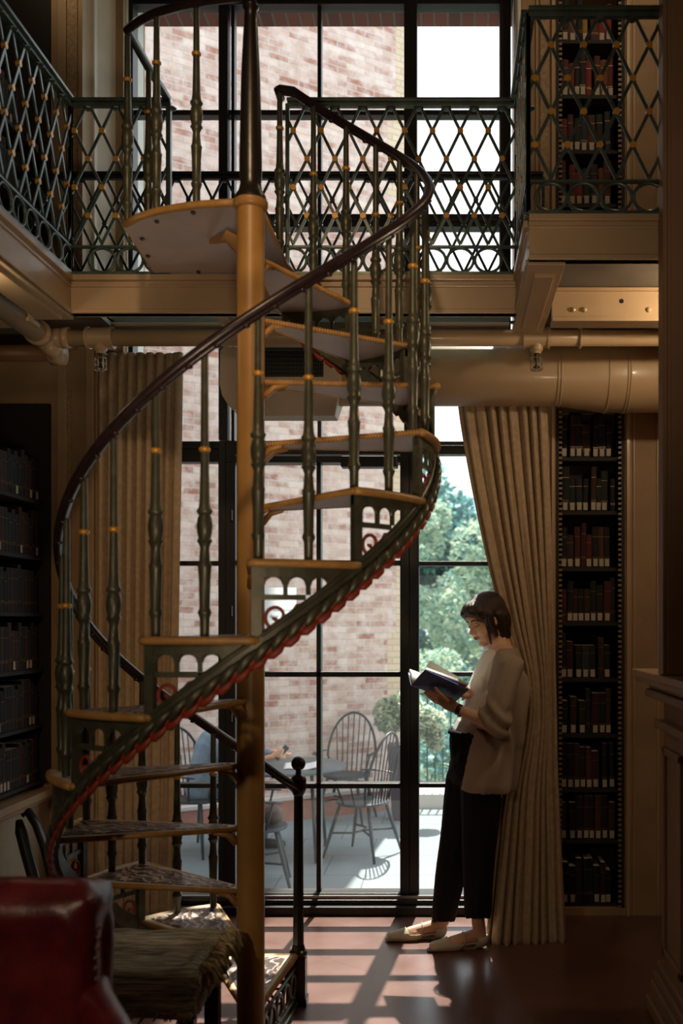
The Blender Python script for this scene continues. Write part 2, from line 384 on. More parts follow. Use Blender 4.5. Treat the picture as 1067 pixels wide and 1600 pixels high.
# ------------------------------------------------------------ gallery (structure)
ZF = 2.88
GX0, GX1, GY, GYR = -1.505, .272, 3.97, 3.38     # left edge, right edge, near edge, right wing near edge
def fascia(name, p0, p1, nrm):
    """panelled board 0.15 high along p0-p1, nrm points to the room"""
    p0, p1, n = V(p0), V(p1), V(nrm); m = MB(); d = (p1-p0)
    def strip(z0, z1, out, th=.04): 
        a, c = p0+n*out, p1+n*out; e = p0-n*th; g = p1-n*th
        m.add([(a.x,a.y,z0),(c.x,c.y,z0),(g.x,g.y,z0),(e.x,e.y,z0),(a.x,a.y,z1),(c.x,c.y,z1),(g.x,g.y,z1),(e.x,e.y,z1)],
              [(0,3,2,1),(4,5,6,7),(0,1,5,4),(1,2,6,5),(2,3,7,6),(3,0,4,7)])
    strip(2.725, 2.88, 0); strip(2.855, 2.878, .014); strip(2.83, 2.84, .006); strip(2.725, 2.742, .008)
    return struct(m, name, TAN, bevel=.002)
fascia('trim_9', (GX0,GY,0), (GX1,GY,0), (0,-1,0))
fascia('trim_10', (GX0,GY,0), (GX0,YB,0), (1,0,0))
fascia('trim_11', (GX1+.001,GY,0), (GX1+.001,GYR+.045,0), (-1,0,0))
fascia('trim_12', (GX1+.002,GYR,0), (1.5,GYR,0), (0,-1,0))
# soffit boards, beams with bolts
b = MB()
b.box((GX0,GY,2.725), (GX1,GY+.05,2.735)); b.box((GX1,GYR+.02,2.715), (.40,4.2,2.735)); b.box((GX1+.03,GYR+.10,2.70), (.37,4.1,2.716))
b.box((-1.66,1.5,2.715), (GX0-.005,GY+.05,2.735)); b.box((-1.62,1.5,2.70), (-1.54,GY,2.716)); b.box((.40,GYR+.03,2.735), (1.5,GYR+.06,2.76))
struct(b, 'trim_13', TAN, bevel=.002)
b = MB(); b.box((.42,4.02,2.72), (XR,4.05,2.83)); b.box((.42,4.0,2.705), (XR,4.10,2.722)); b.box((.42,4.0,2.828), (XR,4.06,2.84))
for x in (.505,.55,.81,1.15): b.ell((x,4.018,2.755), (.011,.009,.011), nu=10, nv=6)
struct(b, 'trim_14', TAN, bevel=.001)
struct(MB().tube([(.70,4.021,2.79),(.70,4.018,2.79)], .009, 10), 'trim_15', BLACK)
b = MB(); b.box((-2.3,4.02,2.72), (-1.68,4.05,2.85)); b.box((-2.3,4.0,2.705), (-1.68,4.1,2.722))
for x in (-1.98,-1.86): b.tube([(x,4.022,2.755),(x,4.008,2.755)], .0085, 6)
struct(b, 'trim_16', TAN)
struct(MB().tube([(-1.775,4.02,2.79),(-1.775,4.016,2.79)], .011, 10), 'trim_17', BLACK)
def gfloor():
    m = bpy.data.materials.new('gallery glass floor'); m.use_nodes = True; nt = m.node_tree; nt.nodes.clear()
    o = nt.nodes.new('ShaderNodeOutputMaterial'); t = nt.nodes.new('ShaderNodeBsdfTranslucent'); g = nt.nodes.new('ShaderNodeBsdfPrincipled')
    t.inputs['Color'].default_value = (.62,.78,.80,1); g.inputs['Base Color'].default_value = (.10,.14,.14,1); g.inputs['Roughness'].default_value = .35
    mx = nt.nodes.new('ShaderNodeMixShader'); mx.inputs[0].default_value = .5
    n = nt.nodes.new('ShaderNodeTexNoise'); n.inputs['Scale'].default_value = 30; bp = nt.nodes.new('ShaderNodeBump'); bp.inputs['Distance'].default_value = .01
    nt.links.new(n.outputs['Fac'], bp.inputs['Height']); nt.links.new(bp.outputs[0], g.inputs['Normal'])
    nt.links.new(t.outputs[0], mx.inputs[1]); nt.links.new(g.outputs[0], mx.inputs[2]); nt.links.new(mx.outputs[0], o.inputs[0])
    return m
GF = gfloor()
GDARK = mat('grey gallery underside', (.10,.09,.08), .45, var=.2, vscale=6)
struct(MB().box((GX0+.02,GY+.03,2.835), (GX1,4.66,2.85)), 'floor_gallery_north', GF)
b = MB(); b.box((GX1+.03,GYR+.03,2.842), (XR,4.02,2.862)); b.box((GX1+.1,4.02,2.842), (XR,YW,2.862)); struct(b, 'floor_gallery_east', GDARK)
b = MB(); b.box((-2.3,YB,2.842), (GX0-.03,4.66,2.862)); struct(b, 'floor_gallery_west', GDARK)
b = MB(); b.box((GX0,4.44,2.77),(GX1,4.48,2.832)); b.box((-.98,4.0,2.78),(-.93,4.64,2.834)); b.box((-.30,4.0,2.78),(-.27,4.64,2.834)); struct(b, 'trim_18', IVORY)
# ------------------------------------------------------------ spiral staircase
AX, AY = -.644, 3.25
RT, PR, DA, A0 = .614, .208, 28.0, 57.0
stair = thing('spiral_staircase', 'iron spiral staircase with ochre centre post, fretwork risers and marbled treads', 'staircase', (AX,AY,0))
def pol(a, r, z): return V((AX+r*cos(R(a)), AY+r*sin(R(a)), z))
# centre post
b = MB().lathe([(.045,0),(.045,2.84),(.050,2.842),(.056,2.852),(.056,2.866),(.048,2.874),(.02,2.876)], (AX,AY,0), 32)
b.build('center_post', BRASS, stair, auto=40)
b = MB().lathe([(.052,2.872),(.050,2.885),(.040,2.90),(.034,2.925),(.0365,2.95),(.037,3.0),(.031,3.28),(.022,3.46),(.020,3.49),(.026,3.50),(.026,3.512),(.019,3.52),(.019,3.535),(.027,3.545),(.027,3.56),(.018,3.57),(.018,5.25)], (AX,AY,0), 24)
b.build('upper_post', IRON, stair, auto=50)
# one tread, made at angle 0 about the post axis, height 0 = walking surface
WD = 29.5
def wedge(r0, r1, a0, a1, n=10, sag=.0):
    pts = [(r0*cos(R(a)), r0*sin(R(a))) for a in (a0, (a0+a1)/2, a1)]
    out = [(r1*cos(R(a0+(a1-a0)*i/n)), r1*sin(R(a0+(a1-a0)*i/n))) for i in range(n+1)]
    return pts[::-1][:0] + out + pts[::-1]
mb = MB(); mb.prism(wedge(.044,.600,1.0,WD-1), -.016, -.004)
tread = mb.build('tread', UNDER)
# rim: rounded bars around the slab
mb = MB()
arc = [V((RT*.992*cos(R(a)), RT*.992*sin(R(a)), -.009)) for a in [i*WD/14 for i in range(15)]]
mb.tube(arc, .0125, 10, flat=(1,.95))
mb.tube([V((.046*cos(R(WD)), .046*sin(R(WD)), -.009)), arc[-1]], .0095, 10)
rim = mb.build('tread_rim', RIM, tread, smooth=True)
mb = MB(); nb = 56; pts = []; rs = []
for i in range(nb*4+1):
    t = i/(nb*4); r = .046+(RT-.006-.046)*t; pts.append(V((r, 0, -.009))); rs.append(.0085+.0022*cos(2*pi*i/4))
mb.tube(pts, rs, 8)
mb.build('rope_nosing', RIM, tread, smooth=True)
mb = MB(); mb.prism(wedge(.075,.575,3.0,WD-3), -.004, .0015); inlay = mb.build('marbled_inlay', MARBLE, tread)
mb = MB(); mb.prism(wedge(.05,.605,.6,WD-.6), -.005, -.0005); mb.build('tread_plate', mat('tread plate paint', (.50,.42,.27), .4), tread)
mb = MB()                                                 # bracket at the post
mb.tube([(.045,.0,-.055),(.075,.0,-.025),(.12,0,-.018)], [.012,.010,.006], 8)
mb.tube([V((.045*cos(R(WD)),.045*sin(R(WD)),-.055)), V((.075*cos(R(WD)),.075*sin(R(WD)),-.025)), V((.12*cos(R(WD)),.12*sin(R(WD)),-.018))], [.012,.010,.006], 8)
mb.build('bracket', BRASS, tread, smooth=True)
# fretwork panel hung below the outer edge
RP = .592
def pp(a, z, r=RP): return V((r*cos(R(a)), r*sin(R(a)), z))
mb = MB()
def bent(a0, a1, z0, z1, th=.010, n=8, mb_=None):
    m_ = mb_ or mb; vs = []; fs = []
    for i in range(n+1):
        a = a0+(a1-a0)*i/n
        za, zb = (z0, z1) if not callable(z0) else (z0(a), z1(a))
        for r, z in ((RP-th/2,za),(RP+th/2,za),(RP+th/2,zb),(RP-th/2,zb)): vs.append(pp(a,z,r))
    for i in range(n):
        for j in range(4): fs.append((i*4+j,(i+1)*4+j,(i+1)*4+(j+1)%4,i*4+(j+1)%4))
    fs += [(0,1,2,3),(n*4+3,n*4+2,n*4+1,n*4)]
    m_.add(vs, fs)
strg = lambda a: -PR+PR*a/DA-.012                     # top line of the string below this tread
bent(.4, 28.6, -.046, -.018, .012)
bent(.4, 3.0, -.24, -.02, .022)
aw = 6.15
for i in range(4):
    a1 = 3.0+aw*i; a2 = a1+aw; zb = -.094
    for a in ((a1, a2) if i == 0 else (a2,)):
        lo = max(zb, strg(a)-.02)
        if lo < -.05: bent(a-.55, a+.55, lo, -.042, .010, 2)
    arc = []
    for k in range(9):
        q = pi*k/8; a = (a1+a2)/2 - aw/2*.86*cos(q); z = -.066+.024*sin(q)
        arc.append(pp(a,z))
    if strg((a1+a2)/2) < -.055: mb.tube(arc, .0048, 6)
    mb.tube([pp(a2,-.048,RP-.004),pp(a2,-.048,RP+.006)], .011, 8)
bent(3.0, 14.5, -.108, -.093, .010)
panel = mb.build('riser_panel', BRONZE, tread)
mb = MB()
def spiral(ca, cz, r0, r1, t0, t1, n=26, s=1):
    out = []
    for i in range(n+1):
        t = i/n; q = t0+(t1-t0)*t; r = r0+(r1-r0)*t
        out.append(pp(ca + s*r*cos(q)/RP*180/pi, cz + r*sin(q)))
    return out
mb.tube(spiral(6.9,-.152,.006,.036,-pi*.9,2*pi*.72,n=28), [.0080]*3+[.0052]*26, 8)
mb.tube([pp(7.6,-.186),pp(9.4,-.178),pp(10.4,-.160),pp(11.1,-.138),pp(12.2,-.122),pp(13.6,-.120),pp(14.0,-.130),pp(13.2,-.134)], .0050, 8)
mb.build('red_scroll', RED, tread, smooth=True)
treads = []
for k in range(1, 14):
    t = tread if k == 1 else dup(tread)
    t.parent = stair; t.location = (0,0,PR*k); t.rotation_euler = (0,0,R(A0+DA*k)); treads.append(t)
# first tread stands on a pierced riser of rings
mb = MB()
for i in range(5): 
    a = A0+DA
    c = pol(a, .16+.1*i, .10)
    ring = [c+V((cos(R(a))*cos(q)*.042, sin(R(a))*cos(q)*.042, sin(q)*.042)) for q in [2*pi*j/20 for j in range(20)]]
    mb.tube(ring, .007, 6, closed=True)
mb.tube([pol(85,.05,.045),pol(85,.60,.045)], .007, 6); mb.tube([pol(85,.05,.158),pol(85,.60,.158)], .007, 6)
mb.bar(pol(85,.05,.012), pol(85,.62,.012), .02, .02)
mb.build('ring_riser', BRONZE, stair, smooth=True)
# outer string: leaf band climbing under the treads
def sweep_band(mb, a0, a1, zf0, zf1, r0, r1, n):
    vs = []; fs = []
    for i in range(n+1):
        a = a0+(a1-a0)*i/n
        for r, zf in ((r0,zf0),(r1,zf0),(r1,zf1),(r0,zf1)): vs.append(pol(a,r,zf(a)))
    for i in range(n):
        for j in range(4): fs.append((i*4+j,(i+1)*4+j,(i+1)*4+(j+1)%4,i*4+(j+1)%4))
    fs += [(0,1,2,3),(n*4+3,n*4+2,n*4+1,n*4)]; mb.add(vs, fs)
nose = lambda a: PR*(a-A0)/DA
zl = lambda a: max(0.004, nose(a)-PR-.074); zu = lambda a: max(.02, nose(a)-PR-.012)
mb = MB(); sweep_band(mb, 112, 447, zl, zu, .585, .600, 150)
mb.tube([pol(a,.596,zu(a)-.004) for a in range(112,448,3)], .0085, 8)
mb.build('outer_string', BRONZE, stair, auto=40)
mb = MB(); mr = MB(); mw = MB()
for i in range(77):
    a = 116+i*4.25
    z0 = nose(a)-PR-.084; da, dz = 5.4, .080
    if z0 < .02: continue
    # curling leaf: a bent, tapered blade on the outside of the string
    pts = [pol(a+da*t, .603+.010*sin(pi*t), z0+dz*t+.020*sin(pi*t)*(1-t)) for t in (0,.2,.4,.6,.8,1)]
    mb.tube(pts, [.005,.0125,.0140,.012,.008,.003], 8, flat=(.8,1))
    pts = [pol(a-1.0+5.5*t, .600+.010*sin(pi*t), z0-.006+.052*t-.014*sin(pi*t)) for t in (0,.3,.6,1)]
    mr.tube(pts, [.006,.0115,.0105,.004], 8, flat=(.7,1))
    pts = [pol(a+2.6+4.2*t, .6035+.004*sin(pi*t), z0+.020+.062*t) for t in (0,.3,.7,1)]
    mr.tube(pts, [.003,.0085,.0075,.002], 6, flat=(.8,1))
mb.build('leaf_band', BRONZE, stair, smooth=True); mr.build('red_leaf_lining', RED, stair, smooth=True)
# balusters
def baluster(h, name='baluster', parent=None, origin=(0,0,0)):
    s_ = [(.0125,0),(.0130,.050),(.0165,.060),(.0185,.066),(.0165,.072),(.0140,.078),(.0155,.15),(.0175,.185),(.0190,.192),(.0150,.200),
          (.0120,.240),(.0165,.252),(.0210,.258),(.0165,.266),(.0200,.282),(.0215,.300),(.0180,.322),(.0150,.328),(.0200,.334),(.0215,.340),(.0160,.348),(.0135,.37),
          (.0118,.45),(.0110,.498)]
    s2 = [(.0110,.508),(.0100,h-.03),(.0100,h)]
    m1 = MB().lathe(s_+s2, (0,0,0), 14)
    o = m1.build(name, BRONZE, None, auto=60)
    MB().lathe([(.0105,.496),(.0150,.500),(.0160,.504),(.0150,.508),(.0105,.512)], (0,0,0), 14).build('gilt_ring', GOLD, o, smooth=True)
    o.parent = parent; return o
HR = .653
BAL = {}
RB = .574
kk = 0
for k in range(1, 15):
    for off, dl in ((2.2, 0), (16.0, 1)):
        if k == 1 and dl == 0: continue
        if k == 14 and dl == 1: continue
        a = A0+DA*k+off; h = HR + PR*off/DA - .012
        key = dl
        if key not in BAL: BAL[key] = baluster(h, parent=stair); o = BAL[key]
        else: o = dup(BAL[key], stair)
        z = PR*k if k < 14 else 2.905
        p = pol(a, RB, z)
        if k == 14: p = V((-.648,3.835,z-.012))
        o.location = p - V((AX,AY,0)); o.rotation_euler = (0,0,R(a))
# handrail
ra = [85+ i*2.5 for i in range(int((447-85)/2.5)+1)]
rp = [pol(a, .583, nose(a)+HR+.004) for a in ra]; rp[0] = pol(85,.62,nose(85)+HR-.012)
rp += [V((-.648,3.832,3.548)), V((-.655,3.834,3.546)), V((-.655,3.90,3.545))]
mb = MB(); mb.tube(rp, .0165, 12, flat=(1.0,.85), up=(0,0,1))
mb.tube([p-V((0,0,.016)) for p in rp], .010, 6, flat=(.8,.9), up=(0,0,1))
for i, p in enumerate(rp[:-3]):
    if i % 3 == 0: mb.ell(p-V((0,0,.022)), (.012,.012,.006), nu=8, nv=6)
mb.build('handrail', RAIL, stair, smooth=True)
# newel post
NX, NY = -.586, 3.90
npst = MB()
npst.box((NX-.031,NY-.031,0), (NX+.031,NY+.031,.185)); npst.box((NX-.036,NY-.036,0), (NX+.036,NY+.036,.03))
npst.lathe([(.030,.185),(.036,.195),(.036,.205),(.027,.215),(.022,.235)], (NX,NY,0), 16)
npst.lathe([(.0215,.23),(.0185,.82)], (NX,NY,0), 8)
npst.lathe([(.019,.815),(.026,.828),(.031,.840),(.031,.882),(.026,.892),(.012,.900),(.011,.915)], (NX,NY,0), 8)
npo = npst.build('newel_post', IRON, stair, bevel=.002)
MB().ell((NX,NY,.941), .0285, nu=20, nv=14).build('ball_finial', IRON, npo, smooth=True)
# landing
LP = [(-.70,3.315),(-.76,3.322),(-.839,3.335),(-.915,3.358),(-.985,3.385),(-1.06,3.43),(-1.137,3.50),(-1.172,3.975),(-.62,3.975),(-.633,3.864),(-.632,3.30),(-.66,3.285)]
mb = MB(); mb.prism(LP, 2.884, 2.902)
ld = mb.build('landing', UNDER, stair)
mb = MB(); mb.tube([V((x,y,2.893)) for x,y in LP[:7]], .013, 10); mb.tube([V((LP[6][0],LP[6][1],2.893)), V((LP[7][0],LP[7][1],2.893))], .009, 8)
mb.tube([V((-.630,3.30,2.893)), V((-.633,3.87,2.893)), V((-.62,3.975,2.893))], .0085, 8)
mb.build('landing_rim', RIM, ld, smooth=True)
mb = MB()
for u, v in ((245,345),(302,331),(231,399),(277,429),(310,424),(222,372)):
    p = W(u, v, 1.384*F/(HY-v)); mb.ell((p.x,p.y,2.881), (.009,.013,.006), nu=8, nv=6)
mb.build('screw', DARKWOOD, ld)
mb = MB()   # cast bracket under the landing toward the post
mb.cap((-.69,3.30,2.74), (-.76,3.42,2.82), .030, .020, 10, flat=(.35,1)); mb.cap((-.76,3.42,2.82), (-.86,3.60,2.872), .022, .010, 10, flat=(.35,1))
mb.build('landing_bracket', BRASS, ld, smooth=True)
for x, y in ((-1.128,3.505),(-.995,3.40),(-.845,3.345)):
    o = dup(BAL[0], stair); o.location = V((x,y,2.90))-V((AX,AY,0))
o = dup(BAL[0], stair); o.location = V((-1.122,3.73,2.90))-V((AX,AY,0))
mb = MB(); mb.box((-1.118,3.945,2.90), (-1.100,3.965,3.56)); mb.build('flat_post', PATINA, stair)
mb = MB()
gr = [V((-.672,3.262,3.545)),V((-.72,3.29,3.556)),V((-.80,3.32,3.566)),V((-.90,3.355,3.572)),V((-.995,3.40,3.576)),V((-1.07,3.45,3.578)),V((-1.128,3.505,3.58)),V((-1.124,3.73,3.575)),V((-1.112,3.945,3.57))]
mb.tube(gr, .0165, 10, flat=(1,.85), up=(0,0,1)); mb.build('landing_handrail', RAIL, stair, smooth=True)

# ------------------------------------------------------------ gallery railings
STUD = MB().tube([(0,-.0075,0),(0,.0075,0)], .0115, 12).mesh('stud', GOLD)
STUDG = MB().tube([(0,-.009,0),(0,.009,0)], .012, 8).mesh('stud', PATINA)
def railing(name, label, p0, p1, phase, gilt=True, group=None, ends=(True,True)):
    p0, p1 = V((p0[0],p0[1],ZF)), V((p1[0],p1[1],ZF)); d = (p1-p0); L = d.length; d.normalize(); n = V((-d.y, d.x, 0))
    t = thing(name, label, 'railing', p0, group)
    zt, zb, hw, hh = .686, .121, .0555, .1130
    P = lambda x, z, o=0: p0 + d*x + V((0,0,z)) + n*o
    mb = MB(); mb.bar(P(0,.689), P(L,.689), .050, .014); mb.bar(P(0,.675), P(L,.675), .026, .016)
    k = 0
    x = phase % .111
    while x < L: mb.ell(P(x+.055,.662), (.022,.022,.007), nu=8, nv=4); x += .111
    mb.build('top_rail', BLACK if not gilt else PATINA, t, bevel=.003)
    mb = MB(); mb.bar(P(0,.110), P(L,.110), .016, .009); mb.bar(P(0,.004), P(L,.004), .022, .010); mb.build('bottom_rail', PATINA, t)
    lat = MB(); studs = []
    i0 = -8; 
    nx = int(L/.111)+10
    for s in (1, -1):
        for i in range(-6, nx):
            xs = phase + .111*i + hw        # at the top (row 0)
            pa, pb = (xs, zt), (xs + s*hw*5, zb)
            # clip to 0..L
            def clip(pa, pb):
                (xa, za), (xb, zb_) = pa, pb; ta, tb = 0, 1; dx = xb-xa
                for lim, sg in ((0, 1), (L, -1)):
                    if dx*sg > 0: ta = max(ta, (lim-xa)/dx) if sg*(lim-xa)/abs(dx) else ta
                    else: tb = min(tb, (lim-xa)/dx)
                return ta, tb
            ta, tb = clip(pa, pb)
            if tb-ta < .02: continue
            q = lambda t_: P(pa[0]+(pb[0]-pa[0])*t_, pa[1]+(pb[1]-pa[1])*t_, s*.003)
            lat.bar(q(ta), q(tb), .0115, .006, up=n)
    lo = lat.build('lattice', PATINA, t)
    rn = MB(); x = phase % .111
    while x < L-.02:
        if x > .02:
            rn.tube([P(x+cos(q_)*.0525, .057+sin(q_)*.0485) for q_ in [2*pi*j/22 for j in range(22)]], .0062, 6, closed=True, flat=(1,1))
        x += .111
    rn.build('ring_frieze', PATINA, t, smooth=True)
    for row in range(1, 5):
        xo = phase if row % 2 else phase+hw
        x = xo - .111*int(xo/.111+1)
        while x < L-.012:
            if x > .012:
                s_ = bpy.data.objects.new('stud', STUD if gilt else STUDG); COL.objects.link(s_); s_.parent = t
                s_.location = P(x, zt-hh*row)-p0; s_.rotation_euler = (0,0,math.atan2(d.y,d.x))
            x += .111
    for e, x in zip(ends, (0, L)):
        if e: MB().bar(P(x,0), P(x,.68), .016, .016).build('end_post', PATINA, t, bevel=.002)
    return t
RG = None
railing('gallery_railing', 'green lattice railing with gilt studs running right from the stair top across the window', (-.640,GY), (GX1,GY), .023)
railing('gallery_railing', 'short lattice railing with gilt studs joining the landing to the left corner of the gallery', (GX0,GY), (-1.11,GY), .126-.111)
railing('gallery_railing', 'lattice railing seen steeply from below along the left gallery', (GX0,GY), (GX0,-.6), .035)
railing('gallery_railing', 'lattice railing seen edge-on along the side of the right gallery', (GX1,GY), (GX1,GYR), .05)
railing('gallery_railing', 'large dark lattice railing with gilt studs in front of the upper right bookcase', (GX1,GYR), (XR,GYR), .077)
railing('gallery_railing', 'plain lattice railing without gilt studs nearest the window panes', (-2.0,4.62), (.44,4.62), .02, gilt=False)

# ------------------------------------------------------------ pipes and air duct
pipe = thing('sprinkler_pipe', 'tan painted sprinkler pipe running across the room under the gallery', 'pipe', (0,4.3,2.72))
zp = 2.722
mb = MB(); mb.tube([(-1.70,4.3,zp),(1.5,4.3,zp)], .036, 20); mb.build('pipe_run', TAN, pipe, smooth=True)
for u, nm in ((157,'l'),(838,'r')):
    x = W(u,525,4.3).x
    mb = MB(); mb.tube([(x-.05,4.3,zp),(x+.05,4.3,zp)], .043, 20); mb.tube([(x-.058,4.3,zp),(x-.046,4.3,zp)], .048, 20); mb.tube([(x+.046,4.3,zp),(x+.058,4.3,zp)], .048, 20)
    mb.lathe([(.03,-.03),(.028,-.055),(.022,-.06),(.02,-.07)][::-1], (x,4.3,zp), 14)
    te = mb.build('tee_fitting', TAN, pipe, auto=40)
    mb = MB()
    for j in range(8):
        q = 2*pi*j/8; c, s = cos(q)*.026, sin(q)*.026
        mb.tube([(x+c*.7,4.3+s*.7,zp-.078),(x+c,4.3+s,zp-.09),(x+c,4.3+s,zp-.135),(x+c*.3,4.3+s*.3,zp-.142)], .0016, 4)
    for z in (-.09,-.113,-.138): mb.tube([(x+cos(2*pi*j/16)*.026,4.3+sin(2*pi*j/16)*.026,zp+z) for j in range(16)], .0016, 4, closed=True)
    cg = mb.build('wire_cage', mat('cage wire '+nm, (.45,.42,.35), .3, metal=.8), te)
    MB().lathe([(.004,-.135),(.014,-.13),(.014,-.127),(.004,-.12),(.006,-.09),(.010,-.075),(.012,-.068)], (x,4.3,zp), 12).build('sprinkler_head', BLACK, te, smooth=True)
mb = MB(); x = W(906,520,4.3).x
mb.tube([(x,4.3+cos(2*pi*j/20)*.041,zp+sin(2*pi*j/20)*.041) for j in range(20)], .007, 6, closed=True); mb.cbox((x,4.3,zp+.05), (.02,.03,.03)); mb.cbox((x,4.3,zp+.068), (.085,.05,.018)); mb.tube([(x,4.3,zp+.06),(x,4.3,2.84)],.005,6)
mb.build('hanger_clamp', TAN, pipe, bevel=.002)
# elbow and the branch coming toward the viewer on the left
mb = MB()
mb.tube([(-1.665,4.3,zp),(-1.635,4.3,zp)], .046, 18); mb.tube([(-1.73,4.3,zp),(-1.66,4.3,zp)], .040, 18)
mb.ell((-1.735,4.28,zp-.005), (.050,.050,.050)); mb.tube([(-1.735,4.29,zp-.02),(-1.70,4.33,zp-.06)], .038, 14)
mb.build('elbow', TAN, pipe, smooth=True)
mb = MB(); mb.tube([(-1.738,4.27,zp),(-1.738,3.2,zp),(-1.738,0,zp)], .044, 20); mb.tube([(-1.738,4.24,zp),(-1.738,4.20,zp)], .055, 18); mb.build('pipe_branch', TAN, pipe, smooth=True)
pipe2 = thing('water_pipe', 'second thick pipe in the dark upper left corner just below the sprinkler pipe', 'pipe', (-2.1,4.35,2.6))
MB().tube([(-2.29,4.36,2.672),(-1.72,4.36,2.672)], .036, 18).build('pipe_run', mat('brown pipe', (.16,.08,.035), .5), pipe2, smooth=True)
MB().tube([(-1.74,4.36,2.672),(-1.68,4.36,2.672)], .052, 18).build('pipe_cap', TAN, pipe2, smooth=True)
duct = thing('air_duct', 'fat tan air duct crossing in front of the window top, widening at the right', 'air duct', (0,4.55,2.6))
YD = 4.72
z1, r1 = 2.565, .175; 
def dz(v): return CZ-(v-HY)*YD/F
cz0, rr0 = (dz(540)+dz(634))/2, (dz(540)-dz(634))/2; cz1, rr1 = (dz(537)+dz(644))/2, (dz(537)-dz(644))/2
xd = lambda u: W(u,0,YD).x
prof = [(385,cz0,rr0),(872,cz0,rr0),(940,cz1,rr1),(1067+130,cz1,rr1)]
mb = MB(); mb.tube([(xd(u),YD,z) for u,z,r in prof], [r for u,z,r in prof], 40); mb.build('duct_body', TAN, duct, smooth=True)
for u, r, z in ((868,rr0,cz0),(873,rr0,cz0),(945,rr1,cz1),(973,rr1,cz1),(977,rr1,cz1)):
    mb = MB(); mb.tube([(xd(u)-.004,YD,z),(xd(u)+.004,YD,z)], r+.005, 40); mb.build('seam', TAN, duct, smooth=True)
YF = YD-.18
xf = lambda u: W(u,0,YF).x
zf_ = lambda v: CZ-(v-HY)*YF/F
mb = MB()     # square plenum box with rounded left end plate
mb.box((xf(372),YF,zf_(602)), (xf(532),YD+.1,zf_(540)))
mb.add([(xf(372),YF+.02,zf_(600)),(xf(530),YF+.02,zf_(600)),(xf(518),YF+.14,zf_(640)),(xf(372),YF+.14,zf_(640)),
        (xf(372),YD+.1,zf_(600)),(xf(530),YD+.1,zf_(600)),(xf(518),YD+.08,zf_(640)),(xf(372),YD+.08,zf_(640))],
       [(0,1,2,3),(4,7,6,5),(0,4,5,1),(1,5,6,2),(2,6,7,3),(3,7,4,0)])
mb.build('plenum_box', IVORY, duct, bevel=.003)
pts = [(370,542),(350,542),(344,548),(343,600),(347,618),(356,632),(363,640),(376,640),(376,542)]
m3 = MB(); vs = []
for yy in (YF-.004, YD+.08):
    vs += [(W(u,v,YF).x, yy, W(u,v,YF).z) for u,v in pts]
k = len(pts); m3.add(vs, [tuple(range(k)), tuple(reversed(range(k,2*k)))]+[(i,k+i,k+(i+1)%k,(i+1)%k) for i in range(k)])
m3.build('end_plate', IVORY, duct, bevel=.002)
mb = MB(); g0, g1 = W(413,543,YF-.01), W(505,588,YF-.01)
mb.box((g0.x,YF-.006,g1.z), (g1.x,YF-.001,g0.z)); gr_ = mb.build('grille_back', BLACK, duct)
mb = MB()
for i in range(7): z = g1.z+(g0.z-g1.z)*(i+.3)/7; mb.cbox(((g0.x+g1.x)/2,YF-.012,z), (g1.x-g0.x,.012,.003), M.Rotation(R(35),3,'X'))
for i in range(24): x = g0.x+(g1.x-g0.x)*(i+.5)/24; mb.box((x-.0012,YF-.018,g1.z), (x+.0012,YF-.014,g0.z))
mb.build('grille', mat('grille slats', (.06,.055,.05), .4), duct)
for v in (538,589): pass
p_, q_ = W(640,612,4.40), W(662,658,4.40)
mb = MB(); vs = []; pr = [(636,600),(640,632),(650,650),(660,655),(664,640),(668,600)]
for yy in (4.42,4.435): vs += [(W(u,v,4.42).x,yy,W(u,v,4.42).z) for u,v in pr]
k = 6; mb.add(vs, [tuple(range(k)), tuple(reversed(range(k,2*k)))]+[(i,k+i,k+(i+1)%k,(i+1)%k) for i in range(k)]); mb.build('strap_bracket', TAN, duct)

# ------------------------------------------------------------ curtains
def cloth_mat(name, c, bumpy=.5):
    m = mat(name, c, .85, spec=.15, var=.10, vscale=40, bump=bumpy, bscale=500)
    return m
CURT = cloth_mat('beige curtain cloth', (.44,.33,.215))
def interp(tab, v):
    if v <= tab[0][0]: return tab[0][1]
    for (a, x), (b_, y) in zip(tab, tab[1:]):
        if v <= b_: t = (v-a)/(b_-a); t = t; return x+(y-x)*t
    return tab[-1][1]
LE = [(560,712),(632,715),(700,726),(760,737),(820,749),(880,762),(940,777),(980,787),(1020,800),(1060,812),(1110,815),(1160,806),(1235,784),(1300,776),(1400,765),(1480,757)]
RE = [(560,850),(632,852),(800,858),(1000,864),(1200,868),(1480,882)]
def sm(tab, v): return (interp(tab,v-18)+interp(tab,v)+interp(tab,v+18))/3
NP = 8
def rcurt(s, t):
    v = 560+(1474-560)*t
    u0, u1 = sm(LE, v), sm(RE, v)
    # plane of the cloth: hangs at 4.84, is pushed toward the viewer low down
    yb = 4.84-.16*t
    bulge = .10*math.exp(-((v-1090)/130)**2)*math.exp(-(s/.35)**2)
    gather = 1-.35*math.exp(-((v-1080)/200)**2)
    ph = 2*pi*NP*(s**1.15) + .5*sin(5*t+s*3)
    fold = .042*sin(ph)*gather*(.35+.65*min(1,s*4)) + .010*sin(ph*2.3+1.5+t*3)
    lead = -.05*(1-s)*t
    Y = yb + fold + lead - .02*(1-s)*0
    u = u0+(u1-u0)*s
    p = W(u, v, 4.80-.13*t) ; p.y = Y
    p.x += .010*sin(ph+1.2)*min(1,s*8)
    return p
mb = MB(); mb.grid(rcurt, 260, 90)
rc = mb.build('curtain', CURT, smooth=True)
so = rc.modifiers.new('thickness', 'SOLIDIFY'); so.thickness = .004
tag(rc, 'beige pleated curtain pushed aside by the reading woman, right of the window', 'curtain')
